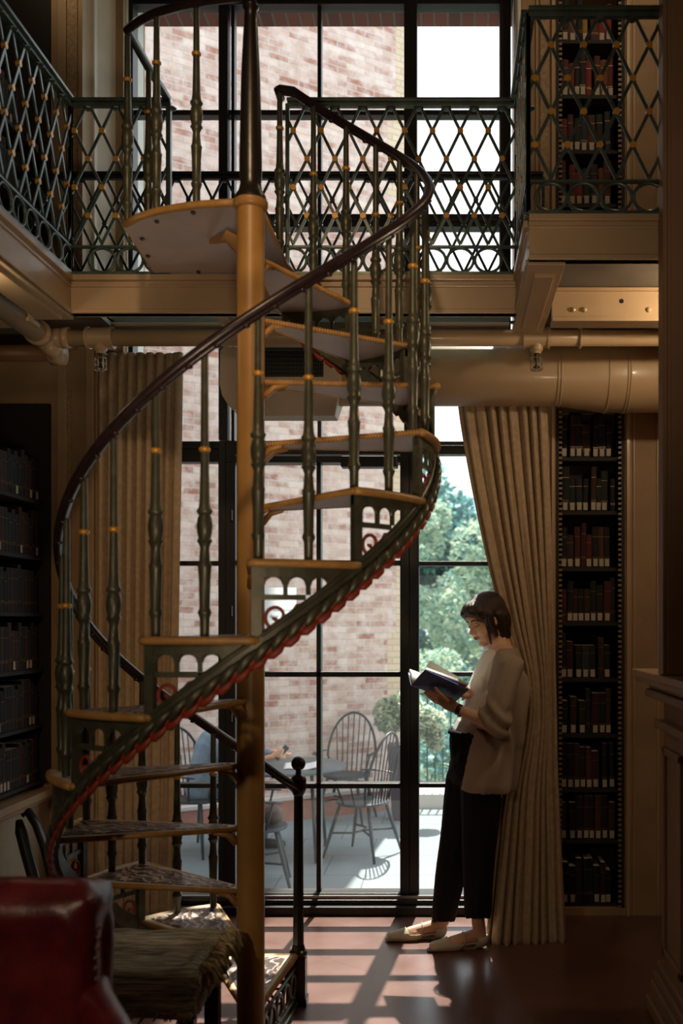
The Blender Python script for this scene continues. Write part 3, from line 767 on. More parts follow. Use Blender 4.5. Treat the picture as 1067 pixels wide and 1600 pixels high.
def lcurt(s, t):
    v = 553+(1432-553)*t; Y0 = 4.84
    u0 = 150; u1 = 284-11*t
    ph = 2*pi*9*s; amp = .026*(1 if s < .84 else .35)
    u = u0+(u1-u0)*s
    p = W(u, v, Y0); p.y = Y0 + amp*sin(ph) + .008*sin(ph*2+1+t*4) - (.02 if s > .9 else 0)*s
    if t < .06: p.y += .008*sin(ph*3)*(1-t/.06)
    p.x += .008*sin(ph+1.3)
    return p
mb = MB(); mb.grid(lcurt, 200, 60)
lc = mb.build('curtain', CURT, smooth=True); so = lc.modifiers.new('thickness', 'SOLIDIFY'); so.thickness = .004
tag(lc, 'beige pleated curtain hanging straight behind the spiral stair, left of the window', 'curtain')

# ------------------------------------------------------------ bookcases with books
BC = mat('bookcase interior', (.012,.008,.006), .7)
TOOTH = mat('shelf standard', (.24,.155,.085), .5)
LABEL = mat('paper label', (.44,.39,.31), .7)
BCOL = {'dark red': (.16,.018,.014), 'black': (.012,.011,.012), 'brown': (.09,.035,.015), 'red': (.25,.022,.016), 'green': (.018,.035,.022),
        'navy blue': (.015,.022,.05), 'maroon': (.09,.012,.016), 'yellow': (.42,.26,.03), 'rust brown': (.20,.06,.02), 'grey': (.07,.07,.07)}
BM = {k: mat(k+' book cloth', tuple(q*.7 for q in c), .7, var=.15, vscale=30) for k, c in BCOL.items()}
BMD = {k: mat(k+' shaded book cloth', tuple(q*.35 for q in c), .75, var=.15, vscale=30) for k, c in BCOL.items()}  # same cloth darkened: the shade of the dim shelves put into its colour
PAGE = mat('book pages', (.55,.50,.38), .8)
BOOKP = {}
def book_proto(col, w, h, up=False):
    key = (col, w, h, up)
    if key not in BOOKP:
        m = MB(); d = .15
        n = 6; sp = [(-w/2+w*i/n, -.004*sin(pi*i/n)) for i in range(n+1)]
        m.prism(sp+[(w/2,d),(-w/2,d)], 0, h, 0)
        m.box((-w/2+.002,.005,h),(w/2-.002,d-.004,h+.0006),1)
        for z in (.2,.24,.75): m.box((-w/2+.001,-.0048,h*z),(w/2-.001,-.002,h*z+.004),2)
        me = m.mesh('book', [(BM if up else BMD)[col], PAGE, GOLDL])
        l = MB(); lw = min(.0225, w*.85); l.box((-lw/2,-.0060,.008), (lw/2,-.0040,.046)); lm = l.mesh('spine_label', LABEL)
        BOOKP[key] = (me, lm)
    return BOOKP[key]
GOLDL = mat('gilt title band', (.14,.08,.025), .4, metal=.4)
def put_book(x, y, z, rz, col, w, h, label, group=None, lab=True, tilt=0):
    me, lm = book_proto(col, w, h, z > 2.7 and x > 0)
    o = bpy.data.objects.new('book', me); COL.objects.link(o); o.location = (x,y,z); o.rotation_euler = (0,tilt,rz)
    tag(o, label, 'book', group)
    if lab: l = bpy.data.objects.new('spine_label', lm); COL.objects.link(l); l.parent = o
    return o
ORD = ['first','second','third','fourth','fifth','sixth','seventh','eighth','ninth','tenth','eleventh','twelfth','thirteenth','fourteenth']
def bookcase(name, label, x0, x1, shelves, y0=YW+.04, z_top=2.55, zb=.05, rows='', cname='', plan=None, seed=1):
    rnd = random.Random(seed)
    t = thing(name, label, 'bookcase', ((x0+x1)/2, y0, zb))
    MB().box((x0+.001,y0+.18,zb), (x1-.001,y0+.195,z_top)).build('back_panel', BC, t)
    for xa in (x0+.001, x1-.016): MB().box((xa,y0-.035,zb), (xa+.015,y0+.18,z_top)).build('side_panel', BC, t)
    for xa in (x0+.016, x1-.032):
        m = MB(); z = zb
        while z < z_top-.02: m.box((xa,y0-.036,z), (xa+.016,y0-.026,z+.012)); z += .026
        m.build('notched_standard', TOOTH, t)
    n = len(shelves)
    for i, z in enumerate(shelves):
        MB().box((x0+.016,y0,z-.018), (x1-.016,y0+.18,z)).build('shelf', BC, t)
        x = x0+.034; j = 0; gap = (shelves[i-1] if i else z_top)-z-.03
        while True:
            w = rnd.choice((.026,.030,.034,.038)); 
            if x+w > x1-.034: break
            h = rnd.choice((.17,.19,.21,.23)); h = min(h, gap-.01)
            h = round(h, 2)
            col = rnd.choice(list(BCOL)) if plan is None else plan[i][j % len(plan[i])]
            lab = rnd.random() < .9
            place = 'bottom' if i == n-1 else ORD[i]
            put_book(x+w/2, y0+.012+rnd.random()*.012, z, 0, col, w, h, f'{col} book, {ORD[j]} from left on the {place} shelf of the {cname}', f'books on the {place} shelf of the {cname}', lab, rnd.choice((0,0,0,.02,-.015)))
            x += w+.0015+(.012 if rnd.random() < .12 else 0); j += 1
            if j > 12: break
    return t
ysp = YW+.05
zr = lambda v: CZ-(v-HY)*(ysp)/F
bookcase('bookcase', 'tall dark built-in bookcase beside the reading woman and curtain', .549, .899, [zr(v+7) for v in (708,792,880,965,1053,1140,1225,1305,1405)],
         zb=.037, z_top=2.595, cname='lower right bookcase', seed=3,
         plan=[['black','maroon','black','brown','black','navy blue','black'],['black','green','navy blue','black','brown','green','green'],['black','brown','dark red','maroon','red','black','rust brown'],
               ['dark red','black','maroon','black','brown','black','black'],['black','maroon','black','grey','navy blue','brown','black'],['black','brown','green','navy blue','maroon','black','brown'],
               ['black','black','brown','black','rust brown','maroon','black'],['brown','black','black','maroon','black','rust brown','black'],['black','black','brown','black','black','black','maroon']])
bookcase('bookcase', 'upper built-in bookcase of red and brown books behind the right gallery railing', .549, .899, [zr(v+7) for v in (57,143,229,313)],
         zb=2.875, z_top=4.74, cname='upper right bookcase', seed=9,
         plan=[['black','rust brown','black','yellow','brown','red','red','red','dark red'],['maroon','red','black','black','red','brown','rust brown','dark red','black'],['dark red','maroon','black','navy blue','brown','black','navy blue','black'],['maroon','dark red','red','black','black','rust brown','maroon','black']])
# left wall bookcase, spines facing +X
def left_case(name, label, ya, yb_, z0, zt, zs, cname, seed):
    rnd = random.Random(seed); xf_ = -2.05
    t = thing(name, label, 'bookcase', (xf_,(ya+yb_)/2,z0))
    MB().box((-2.295,ya,z0), (-2.28,yb_,zt)).build('back_panel', BC, t)
    yy = ya
    while yy < yb_+.01:
        MB().box((-2.28,yy-.012,z0), (-2.02,yy+.012,zt)).build('side_panel', BC, t); yy += (yb_-ya)/2
    for i, z in enumerate(zs):
        MB().box((-2.28,ya,z-.018), (xf_,yb_,z)).build('shelf', BC, t)
        y = yb_-.05; j = 0
        lim = {0: 14}.get(0)
        while y > yb_-.72 and j < 14:
            w = rnd.choice((.034,.038)); h = rnd.choice((.19,.21,.23)); col = rnd.choice(['black','maroon','black','brown','green'])
            place = ORD[i]
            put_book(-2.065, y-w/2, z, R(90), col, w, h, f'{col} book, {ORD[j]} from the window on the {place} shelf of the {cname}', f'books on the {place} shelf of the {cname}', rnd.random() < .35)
            y -= w+.002; j += 1
    return t
left_case('bookcase', 'unlit bookcase filling the left wall above the pale panelling', 2.2, 5.06, .68, 2.6, [.70,.98,1.26,1.54,1.82,2.10], 'lower left bookcase', 5)
left_case('bookcase', 'dark bookcase on the left gallery behind the steep railing', 2.2, 5.06, 2.87, 5.0, [2.89,3.2,3.52,3.84], 'upper left bookcase', 6)
b = MB().box((-2.3,1.5,0), (-2.03,5.07,.62)); struct(b, 'wall_west_dado', mat('pale dado', (.42,.36,.25), .6, var=.06))
b = MB().box((-2.3,1.5,.62), (-1.99,5.07,.657)); b.box((-2.3,1.5,.595), (-2.01,5.07,.62)); struct(b, 'trim_19', TAN, bevel=.004)
# ------------------------------------------------------------ the reading woman
SKIN = mat('skin', (.72,.43,.29), .5, sub=.12, var=.05, vscale=12)
HAIRM = mat('dark brown hair', (.030,.014,.010), .32, spec=.6, var=.5, vscale=30, stretch=(6,6,1), bump=.5, bscale=220)
CARD = mat('grey beige cardigan knit', (.42,.34,.27), .9, spec=.1, bump=.3, bscale=600)
SHIRT = mat('white cotton', (.80,.77,.72), .85, spec=.2)
TROUS = mat('black trouser cloth', (.012,.011,.012), .85, spec=.2)
SHOE = mat('pale cream leather', (.56,.50,.38), .4)
YC = 4.62
def B(u, v, dy=0): return W(u, v, YC+dy)
woman = thing('person', 'dark-haired woman in grey beige cardigan and black trousers leaning on the curtain, reading a book', 'person', (0.05,YC,0))
mb = MB()
HC = B(758.5,969,0)                                   # head centre
yaw, pitch = R(90+32), R(24)                          # faces left, a little toward the viewer, looking down
HM = M.Rotation(yaw,3,'Z') @ M.Rotation(-pitch,3,'X') @ M.Rotation(R(4),3,'Y')
S = .96
def hp(x, y, z): return HC + HM @ V((x*S,y*S,z*S))
def he(m, c, r): m.ell(hp(*c), tuple(q*S for q in r), HM, 18, 12)
he(mb,(0,-.018,.030),(.072,.092,.084)); he(mb,(0,.022,-.022),(.061,.066,.088)); he(mb,(0,.058,-.094),(.024,.024,.019)); he(mb,(0,.030,-.076),(.047,.046,.034))
for s in (-1,1):
    he(mb,(s*.034,.050,-.036),(.027,.030,.030)); he(mb,(s*.032,.0735,.006),(.0135,.0085,.0075)); he(mb,(s*.0085,.094,-.030),(.0075,.008,.006))
    he(mb,(s*.071,-.008,-.006),(.007,.017,.029)); he(mb,(s*.052,-.005,-.055),(.018,.03,.035))
mb.cap(hp(0,.078,.016), hp(0,.102,-.024), .0065*S, .0100*S); he(mb,(0,.070,.040),(.044,.020,.020))
he(mb,(0,.0865,-.0535),(.019,.008,.0055)); he(mb,(0,.0845,-.0625),(.016,.008,.006))
neck = B(785,1022)
mb.cap(hp(0,-.030,-.06), neck, .050, .056)
chest, waist, hip = B(783,1065), B(757,1135), B(742,1190)
mb.cap(neck, chest, .06, .10, flat=(1.35,1), up=(1,0,0)); mb.cap(chest, waist, .105, .088, flat=(1.1,1)); mb.cap(waist, hip, .085, .100)
shN, shF = B(795,1042,-.155), B(790,1040,.155)
mb.cap(neck, shN, .045, .048); mb.cap(neck, shF, .045, .048)
elN = W(770,1133,4.40); wrN = W(713,1107,4.44)
mb.cap(shN, elN, .047, .038); mb.cap(elN, wrN.lerp(elN,.12), .036, .023, flat=(1,1)); mb.cap(wrN.lerp(elN,.12), wrN, .023, .0215)
elF = W(772,1132,4.80); wrF = W(738,1092,4.62)
mb.cap(shF, elF, .047, .038); mb.cap(elF, wrF, .034, .022)
def legs(m, gN=0, gF=0):
    for hipj, kn, an, r in ((B(752,1205,-.085), B(744,1320,-.075), B(747,1442,-.06), 0), (B(727,1203,.07), B(706,1320,.09), B(692,1440,.09), 0)):
        m.cap(hipj, kn, .088+gN, .060+gN); m.cap(kn, an, .055+gN, .036+gF)
legs(mb, -.012, -.006)
def foot(m, heel, toe, z0=.0, w=1.0, grow=0):
    h, t = V(heel), V(toe); d = (t-h)
    m.ell(h+V((0,0,.034)), (.030+grow,.029+grow,.032+grow)); m.cap(h+d*.12+V((0,0,.050)), h+d*.62+V((0,0,.028)), .031+grow, .027+grow)
    m.cap(h+d*.5+V((0,0,.024)), h+d*.90+V((0,0,.016)), .030+grow, .018+grow, flat=(1.25,1), up=(0,0,1))
FN = (W(750,1466,4.575).x, 4.575); FF = (W(686,1462,4.71).x, 4.71)
hN, tN = V((FN[0],FN[1],.006)), V((FN[0]-.215,FN[1]-.05,.004)); hF, tF = V((FF[0],FF[1],.006)), V((FF[0]-.225,FF[1]-.04,.004))
foot(mb, hN, tN); foot(mb, hF, tF)
mb.cap(B(747,1440,-.06), hN+V((.0,0,.05)), .031, .030); mb.cap(B(692,1438,.09), hF+V((0,0,.05)), .031, .030)
# hands: palm and five fingers each, bent round the book
def finger(m, pts, r):
    pts = [V(p) for p in pts]
    for i in range(len(pts)-1): m.cap(pts[i], pts[i+1], r*(1-.08*i), r*(1-.08*(i+1)), 8)
# book geometry (see below) is needed to place the fingers
D_ = W(643,1070,4.56); C_ = W(712,1096,4.50); A_ = W(664,1046,4.44); Bp = W(733,1077,4.38)   # near cover: spine D-C, free edge A-B
ax = (C_-D_).normalized()
palm = W(701,1100,4.455)
mb.cap(wrN, palm, .0225, .027, flat=(1.2,.65), up=(0,-.8,.6)); mb.cap(palm, W(692,1094,4.46), .030, .026, flat=(1.1,.6), up=(0,-.8,.6))
f0 = [(W(690,1100,4.475), W(679,1096,4.50), W(671,1090,4.52), W(667,1085,4.53)),
      (W(689,1096,4.465), W(678,1092,4.485), W(669,1087,4.505), W(664,1082,4.515)),
      (W(690,1092,4.455), W(680,1088,4.468), W(671,1084,4.48), W(666,1079,4.49)),
      (W(692,1089,4.445), W(684,1085,4.452), W(676,1082,4.46), W(671,1079,4.466))]
for pts, r in zip(f0, (.0082,.0090,.0092,.0082)): finger(mb, pts, r)
finger(mb, (W(701,1095,4.43), W(692,1088,4.418), W(685,1081,4.415), W(680,1075,4.42)), .0098)
# far hand rests at the lower end of the open pages
palmF = W(733,1086,4.565)
mb.cap(wrF, palmF, .021, .024, flat=(1.1,.7))
for q, (du, dv) in enumerate(((-10,-2),(-11,1),(-10,4),(-8,7))):
    y = 4.555-.012*q; finger(mb, (W(731,1084+dv*.7,y), W(731+du*.5,1082+dv,y-.01), W(731+du,1083+dv*1.4,y-.012)), .0078)
finger(mb, (W(737,1082,4.55), W(728,1075,4.53), W(718,1073,4.52)), .0085)
body = remesh(mb, 'body', SKIN, .0038, woman, smooth=3, fac=.45)
# face details
mb = MB(); he(mb,(0,.0925,-.0520),(.0165,.0045,.0035)); he(mb,(0,.0905,-.0600),(.0145,.0048,.0042)); mb.build('lips', mat('lips', (.42,.07,.05), .4), woman, smooth=True)
BRM = mat('brow hair', (.03,.015,.012), .8)
mb = MB()
for s in (-1,1): mb.tube([hp(s*.013,.0875,.0270), hp(s*.028,.0860,.0325), hp(s*.044,.0735,.0285)], [.0020,.0026,.0012], 6)
mb.build('eyebrows', BRM, woman, smooth=True)
mb = MB()
for s in (-1,1): mb.tube([hp(s*.0205,.0805,.0015), hp(s*.031,.0825,-.0015), hp(s*.0435,.0755,.0015), hp(s*.049,.071,.004)], [.0012,.0020,.0018,.0008], 6)
mb.build('eyelashes', BRM, woman, smooth=True)
MB().ell(hp(.074,-.004,-.040), .0038).build('earring', mat('silver stud', (.8,.8,.8), .2, metal=1), woman, smooth=True)
# hair: chin-length bob, side swept fringe
mb = MB(); he(mb,(0,-.026,.044),(.086,.104,.088)); he(mb,(0,-.070,-.015),(.078,.055,.090)); he(mb,(.0,.040,.083),(.062,.052,.036))
he(mb,(.052,.040,.058),(.030,.040,.034)); he(mb,(-.052,.040,.058),(.030,.040,.034))
for s in (-1,1):
    he(mb,(s*.066,.018,.030),(.018,.036,.045)); 
    mb.cap(hp(s*.070,.022,.030), hp(s*.067,.016,-.074), .026*S, .012*S, flat=(1,1)); mb.cap(hp(s*.066,.040,.035), hp(s*.066,.030,-.050), .016*S, .009*S); mb.cap(hp(s*.072,-.045,.0), hp(s*.058,-.045,-.100), .036*S, .022*S)
    mb.cap(hp(s*.070,-.020,-.035), hp(s*.060,-.015,-.098), .018*S, .010*S)
    mb.cap(hp(s*.035,.078,.072), hp(s*.068,.052,.030), .018*S, .012*S)
mb.cap(hp(.0,-.085,0), hp(0,-.075,-.105), .05*S, .028*S); mb.cap(hp(-.062,.040,-.02), hp(-.050,.052,-.105), .010*S, .005*S)
def strands(p, n): 
    q = HM.transposed() @ (p-HC); return .0009*sin(math.atan2(q.x, q.y+.03)*46+5*noise.noise(p*18))
hair = remesh(mb, 'hair', HAIRM, .0036, woman, smooth=7, fn=strands)
# ear hole in the hair shows the ear: ear and earring sit proud on the near side
mb = MB(); he(mb,(.0835,-.006,-.004),(.008,.014,.021)); mb.build('ear', SKIN, woman, smooth=True)
MB().ell(hp(.091,-.003,-.028), .0042).build('earring', bpy.data.materials['silver stud'], woman, smooth=True)
# shirt
mb = MB(); mb.cap(B(776,1040), B(762,1085), .088, .102, flat=(1.1,1)); mb.cap(B(762,1085), B(744,1148), .104, .098); 
for dy in (-.055,.055): mb.ell(B(752,1072,dy), (.055,.055,.055))
mb.cap(B(744,1138), B(737,1152), .098, .098)
def shirtfold(p, n): return .0025*noise.noise(V((p.x*20,p.y*20,p.z*9)))
remesh(mb, 'shirt', SHIRT, .0045, woman, smooth=5, fn=shirtfold)
# trousers
mb = MB(); mb.cap(B(735,1152), B(742,1200), .102, .112); mb.cap(B(744,1195,-.05), B(735,1205,.04), .112, .11)
for hj, kn, cf, r0, r1, r2 in ((B(752,1215,-.08), B(748,1330,-.075), B(747,1424,-.065), .100,.078,.064), (B(731,1215,.07), B(710,1330,.09), B(693,1432,.09), .102,.078,.060)):
    mb.cap(hj, kn, r0, r1); mb.cap(kn, cf, r1, r2)
def trfold(p, n): return .004*noise.noise(V((p.x*14,p.y*14,p.z*5)))
tro = remesh(mb, 'trousers', TROUS, .006, woman, smooth=4, fn=trfold)
for q, (hj, kn) in enumerate(()): pass
# cardigan
mb = MB()
mb.cap(B(789,1030), B(784,1075), .083, .122, flat=(1.15,1)); mb.cap(B(786,1070), B(772,1150), .128, .140); mb.cap(B(772,1150), B(755,1222), .130, .150)
for dy_ in (-.07,.07): mb.cap(B(772,1140,dy_), B(756,1225,dy_*1.1), .10, .125); mb.cap(B(758,1145,dy_*.9), B(744,1215,dy_), .105, .125)
mb.cap(neck+V((.01,0,-.02)), shN, .055, .062); mb.cap(neck+V((.01,0,-.02)), shF, .055, .062)
mb.cap(shN+V((.01,0,0)), elN+V((.01,0,.01)), .064, .070); mb.cap(elN+V((0,0,.012)), W(757,1124,4.42), .068, .052)
mb.cap(shF, elF, .062, .064); mb.cap(elF, wrF.lerp(elF,.7), .062, .05)
mb.cap(B(796,1060,-.03), B(784,1160,-.05), .06, .08)
def ck(p, n):
    q = math.atan2(p.y-YC, p.x-.2); low = max(0, min(1, (1.42-p.z)/.45))
    arm_ = max(0, 1-((p-elN).length/.15)**2); return .013*low*sin(q*8+p.z*5+3*noise.noise(p*4)) + .008*noise.noise(V((p.x*14,p.y*14,p.z*5))) + .010*arm_*sin((p.z*75+p.x*60)+5*noise.noise(p*8)) + .006*(1-low)*sin(p.z*30-p.x*55+4*noise.noise(p*6))
cme = remesh(mb, 'cardigan', CARD, .0055, woman, smooth=4, fn=ck)
# open the front and cut a clean hem
import bmesh
def trim_mesh(o, fn):
    bm = bmesh.new(); bm.from_mesh(o.data); off = wloc(o)
    bmesh.ops.delete(bm, geom=[v for v in bm.verts if fn(v.co+off)], context='VERTS')
    bm.to_mesh(o.data); bm.free(); o.data.update()
def uv(p): return CX+F*p.x/p.y, HY-F*(p.z-CZ)/p.y
FE = [(980,752),(1010,770),(1030,757),(1052,752),(1080,748),(1100,748),(1140,738),(1180,728),(1240,716)]
def cut_card(p):
    z = p.z
    # front opening as a plane in the body, and hem height
    xo = {}
    xf_ = W(0,0,YC).x
    u, v = CX+F*p.x/YC, HY-F*(z-CZ)/YC
    fe = interp(FE, v)
    if v > 1229+ (p.x-.1)*30: return True
    if u < fe and abs(p.y-YC) < .17: return True
    if v < 1012: return True
    return False
trim_mesh(cme, cut_card)
so = cme.modifiers.new('thickness', 'SOLIDIFY'); so.thickness = .004; so.offset = -1
def cut_sh(p): 
    v = HY-F*(p.z-CZ)/YC; return v > 1152 or v < 1015
# trouser hems
def cut_tr(p):
    v = HY-F*(p.z-CZ)/p.y; return v > (1441 if p.y > 4.64 else 1436) or v < 1144
trim_mesh(tro, cut_tr); so = tro.modifiers.new('thickness', 'SOLIDIFY'); so.thickness = .003; so.offset = -1
MB().tube([B(735,1148)+V((cos(2*pi*j/32)*.101, sin(2*pi*j/32)*.101, -.02*cos(2*pi*j/32))) for j in range(32)], .006, 8, closed=True, flat=(.6,2)).build('waistband', TROUS, woman, smooth=True)
# shoes
for nm, h, t, zt in (('near',hN,tN,.052),('far',hF,tF,.052)):
    mb = MB(); foot(mb, h, t, grow=.005); d = (t-h)
    mb.cap(h+d*.6+V((0,0,.020)), h+d*.97+V((0,0,.016)), .033, .022, flat=(1.3,.9), up=(0,0,1))
    so_ = remesh(mb, 'shoe', SHOE, .004, woman, smooth=3)
    def cs(p, h=h, d=d):
        s_ = (p-h).dot(d)/d.length_squared
        lim = .050 if s_ < .10 else (.028 if s_ < .62 else .028+(s_-.62)*.35)
        return p.z-h.z > lim or p.z < .001
    trim_mesh(so_, cs); md = so_.modifiers.new('thickness', 'SOLIDIFY'); md.thickness = .004; md.offset = 1
    m2 = MB(); c = h+d*.36; pr_ = V((-d.y,d.x,0)).normalized()
    m2.tube([c+pr_*.034*cos(q)+V((0,0,.020+.050*sin(q))) for q in [pi*j/12 for j in range(13)]], .0032, 6)
    m2.build('strap', SHOE, so_, smooth=True)
    m3 = MB(); m3.cap(h+V((0,0,.004)), t+V((0,0,.004))-d*.02, .030, .034, flat=(1,.12), up=(0,0,1)); m3.build('sole', mat('sole '+nm, (.25,.18,.10), .6), so_)
# watch
dw = (elN-wrN).normalized(); wc = wrN+dw*.012
aM = dw.to_track_quat('Z','Y').to_matrix()
mb = MB(); mb.lathe([(.0245,-.010),(.0262,-.009),(.0262,.009),(.0245,.010)], wc, 20, m=aM); wt = mb.build('wristwatch', mat('watch strap', (.015,.012,.012), .4), woman, smooth=True)
fc = wc + V((.004,-.012,-.024)); mb = MB(); mb.lathe([(.012,-.004),(.013,-.003),(.013,.003),(.010,.004)], fc, 16, m=V((.1,-.5,-.86)).to_track_quat('Z','Y').to_matrix()); mb.build('watch_case', mat('steel case', (.6,.6,.6), .2, metal=1), wt, smooth=True)

# ------------------------------------------------------------ the book she holds
COVER = mat('dark blue book cover', (.03,.055,.20), .35, spec=.5, var=.3, vscale=12)
BPAGE = mat('white pages', (.80,.76,.66), .8)
bk = thing('open_book', 'open dark blue hardcover book held in the reading woman\'s hands', 'book', tuple((D_+C_)/2))
def slab(mb, P, Q, R_, S_, th):
    P, Q, R_, S_ = map(V, (P,Q,R_,S_)); n = (Q-P).cross(S_-P).normalized()*th
    mb.add([P,Q,R_,S_,P+n,Q+n,R_+n,S_+n], [(0,3,2,1),(4,5,6,7),(0,1,5,4),(1,2,6,5),(2,3,7,6),(3,0,4,7)])
mb = MB(); slab(mb, D_, C_, Bp, A_, .003); mb.build('front_cover', COVER, bk, bevel=.0008)
vf = W(638.5,1050,4.69)-D_; D2 = D_+V((-.004,.022,-.002)); C2 = C_+V((-.004,.022,-.002))
mb = MB(); slab(mb, D2, D2+vf, C2+vf, C2, .003); mb.build('back_cover', COVER, bk, bevel=.0008)
mb = MB(); slab(mb, D_, D2, C2, C_, .003); mb.build('spine', COVER, bk)
# page blocks: curved leaves on both halves
vn = A_-D_
def pages(v_, side, name, n=9, spread=.20):
    mb = MB(); base = (D_+D2)/2+V((0,0,.004)); nrm = ax.cross(v_).normalized()*side
    for i in range(n):
        t = i/(n-1); k = []
        for j in range(9):
            q = j/8; k.append(base + v_*.97*q + nrm*(.004+.020*t*(sin(pi*min(q*1.1,1))*.6+q*.5)))
        vs = [p+ax*.004 for p in k]+[p+ax*.214 for p in k]
        mb.add(vs, [(j,j+1,10+j,9+j) for j in range(8)])
    o = mb.build(name, BPAGE, bk, smooth=True); sd = o.modifiers.new('thickness','SOLIDIFY'); sd.thickness = .0014
    return o
pages(vn, -1, 'page_block'); pages(vf, 1, 'page_block')
mb = MB(); a0, a1 = W(658,1048,4.58), W(706,1068,4.56); t0, t1 = W(672,1032,4.60), W(722,1061,4.56)
slab(mb, D_+V((.02,.01,.01)), C_+V((-.02,.01,.01)), t1, t0, .0006); mb.build('turning_page', mat('lifted page', (.72,.78,.74), .7), bk)
# title on the cover
xa = ax; za = (A_-D_).normalized(); nn = xa.cross(za).normalized()
if nn.y > 0: nn = -nn
rotm = M((xa, (za - xa*za.dot(xa)).normalized(), xa.cross((za - xa*za.dot(xa)).normalized()))).transposed()
if (rotm @ V((0,0,1))).y > 0: pass
def onc(s, t, o=.0): return D_ + (C_-D_)*s + (A_-D_)*t + nn*(.0012+o)
COPPER = mat('copper foil', (.55,.25,.12), .4, metal=.5); CREAMI = mat('cream ink', (.6,.6,.62), .6)
rt = rotm.to_euler()
for body_, size, s, t, m_ in (('ON THE',.010,.28,.70,CREAMI),('GEOMETRIC',.019,.33,.48,COPPER),('ART',.010,.36,.24,CREAMI)):
    o = text(body_, size, onc(s,t), 'title_lettering', m_, bk, rot=rt)
mb = MB()
for i in range(5): mb.tube([onc(.55+.05*i,.25), onc(.58+.04*i,.45), onc(.56+.05*i,.80)], .0004, 4)
mb.build('cover_drawing', mat('faint drawing', (.10,.13,.25), .5), bk)

# ------------------------------------------------------------ fireplace and tall pilaster at the right edge
FPM = mat('brown painted wood', (.33,.20,.11), .5, var=.08, vscale=4)
fp = thing('fireplace_surround', 'tan panelled fireplace surround with projecting mantel shelf at the right edge', 'fireplace', (.9,3.5,0))
mb = MB(); mb.box((.70,2.2,1.292),(XR-.002,3.80,1.318)); mb.box((.715,2.2,1.27),(XR-.002,3.79,1.292)); mb.build('mantel_shelf', mat('mantel top paint', (.50,.33,.18), .35), fp, bevel=.004)
mb = MB(); mb.box((.745,2.2,1.215),(XR-.002,3.775,1.245)); mb.box((.76,2.2,1.245),(XR-.002,3.765,1.27)); mb.box((.775,2.2,1.10),(XR-.002,3.76,1.13)); mb.build('cornice', FPM, fp, bevel=.006)
mb = MB(); mb.box((.812,2.2,.18),(XR-.002,3.75,1.215))
for y0, y1 in ((3.44,3.47),(3.70,3.73)): mb.box((.800,y0,.25),(.813,y1,1.03))
mb.box((.800,3.44,1.0),(.813,3.73,1.03)); mb.box((.800,3.44,.25),(.813,3.73,.28))
mb.build('side_panel', FPM, fp, bevel=.004)
mb = MB()
for i, (o_, z0, z1) in enumerate(((.0,0,.06),(.015,.06,.12),(.025,.12,.16),(.035,.16,.20))): mb.box((.765+o_,2.2,z0),(XR-.002,3.86-o_,z1))
mb.build('plinth', FPM, fp, bevel=.008)
pl = MB(); pl.box((.735,3.28,1.32),(XR,3.37,ZT)); 
for x in (.712,): pl.box((x,3.30,1.32),(.74,3.375,ZT))
pl.box((.725,3.285,1.32),(.74,3.31,ZT)); pl.box((.85,3.255,1.42),(XR,3.285,1.45)); pl.box((.85,3.255,1.42),(.875,3.285,ZT)); pl.box((.78,3.262,1.36),(.795,3.285,ZT))
pl = struct(pl, 'trim_20', FPM, bevel=.003)
pn = MB(); pn.box((.80,3.278,1.45),(.845,3.2815,ZT)); struct(pn, 'trim_21', mat('painted groove shade', (.12,.07,.04), .6))  # flat dark strip: shade on the pilaster painted as colour

# ------------------------------------------------------------ red armchair, footstool and leaning chair, lower left
arm = thing('armchair', 'deep red leather armchair with rounded back in the lower left corner', 'armchair', (-1.05,2.2,0))
def lb(m, a, b_, r):     # soft box from capsules for remeshing
    x0,y0,z0 = a; x1,y1,z1 = b_
    for x in (x0+r,x1-r):
        for y in (y0+r,y1-r):
            m.cap((x,y,z0+r),(x,y,z1-r),r,r)
    for z in (z0+r,z1-r):
        for y in (y0+r,y1-r): m.cap((x0+r,y,z),(x1-r,y,z),r,r)
        for x in (x0+r,x1-r): m.cap((x,y0+r,z),(x,y1-r,z),r,r)
    m.box((x0+r*.3,y0+r*.3,z0+r*.3),(x1-r*.3,y1-r*.3,z1-r*.3))
mb = MB(); lb(mb,(-1.45,2.16,.30),(-.775,2.36,.905),.055); mb.cap((-1.42,2.24,.865),(-.835,2.24,.865),.060,.060)
def leath(p, n): return .004*noise.noise(p*14) + .003*sin((p.x+p.z)*90)*math.exp(-(((p.x+.80)/.05)**2+((p.z-.86)/.07)**2))
remesh(mb, 'backrest', REDLEATHER, .012, arm, smooth=5, fn=leath)
for sx_ in (0,1):
    x = -.80 if sx_ else -1.42
    mb = MB(); 
    pts = [V((x-.02,2.28,.66)), V((x+.02,2.20,.655)), V((x+.10,2.08,.635)), V((x+.20,1.95,.60)), V((x+.24,1.85,.585))] if sx_ else [V((x,2.28,.66)),V((x,2.0,.64)),V((x,1.75,.60))]
    for a_, c_ in zip(pts, pts[1:]): mb.cap(a_, c_, .045, .045)
    for a_, c_ in zip(pts, pts[1:]): mb.cap(a_-V((.02,0,.18)), c_-V((.02,0,.18)), .05, .05); mb.cap(a_-V((.02,0,.09)), c_-V((.02,0,.09)), .042, .042)
    remesh(mb, 'armrest', REDLEATHER, .011, arm, smooth=5)
mb = MB(); lb(mb,(-1.42,1.72,.28),(-.80,2.2,.44),.05); remesh(mb, 'seat_cushion', REDLEATHER, .012, arm, smooth=4, fn=leath)
for x, y in ((-1.38,1.76),(-.70,1.86),(-1.38,2.3),(-.84,2.3)):
    MB().lathe([(.018,0),(.026,.15),(.03,.30)], (x,y,0), 10).build('leg', DARKWOOD, arm, smooth=True)
mb = MB()
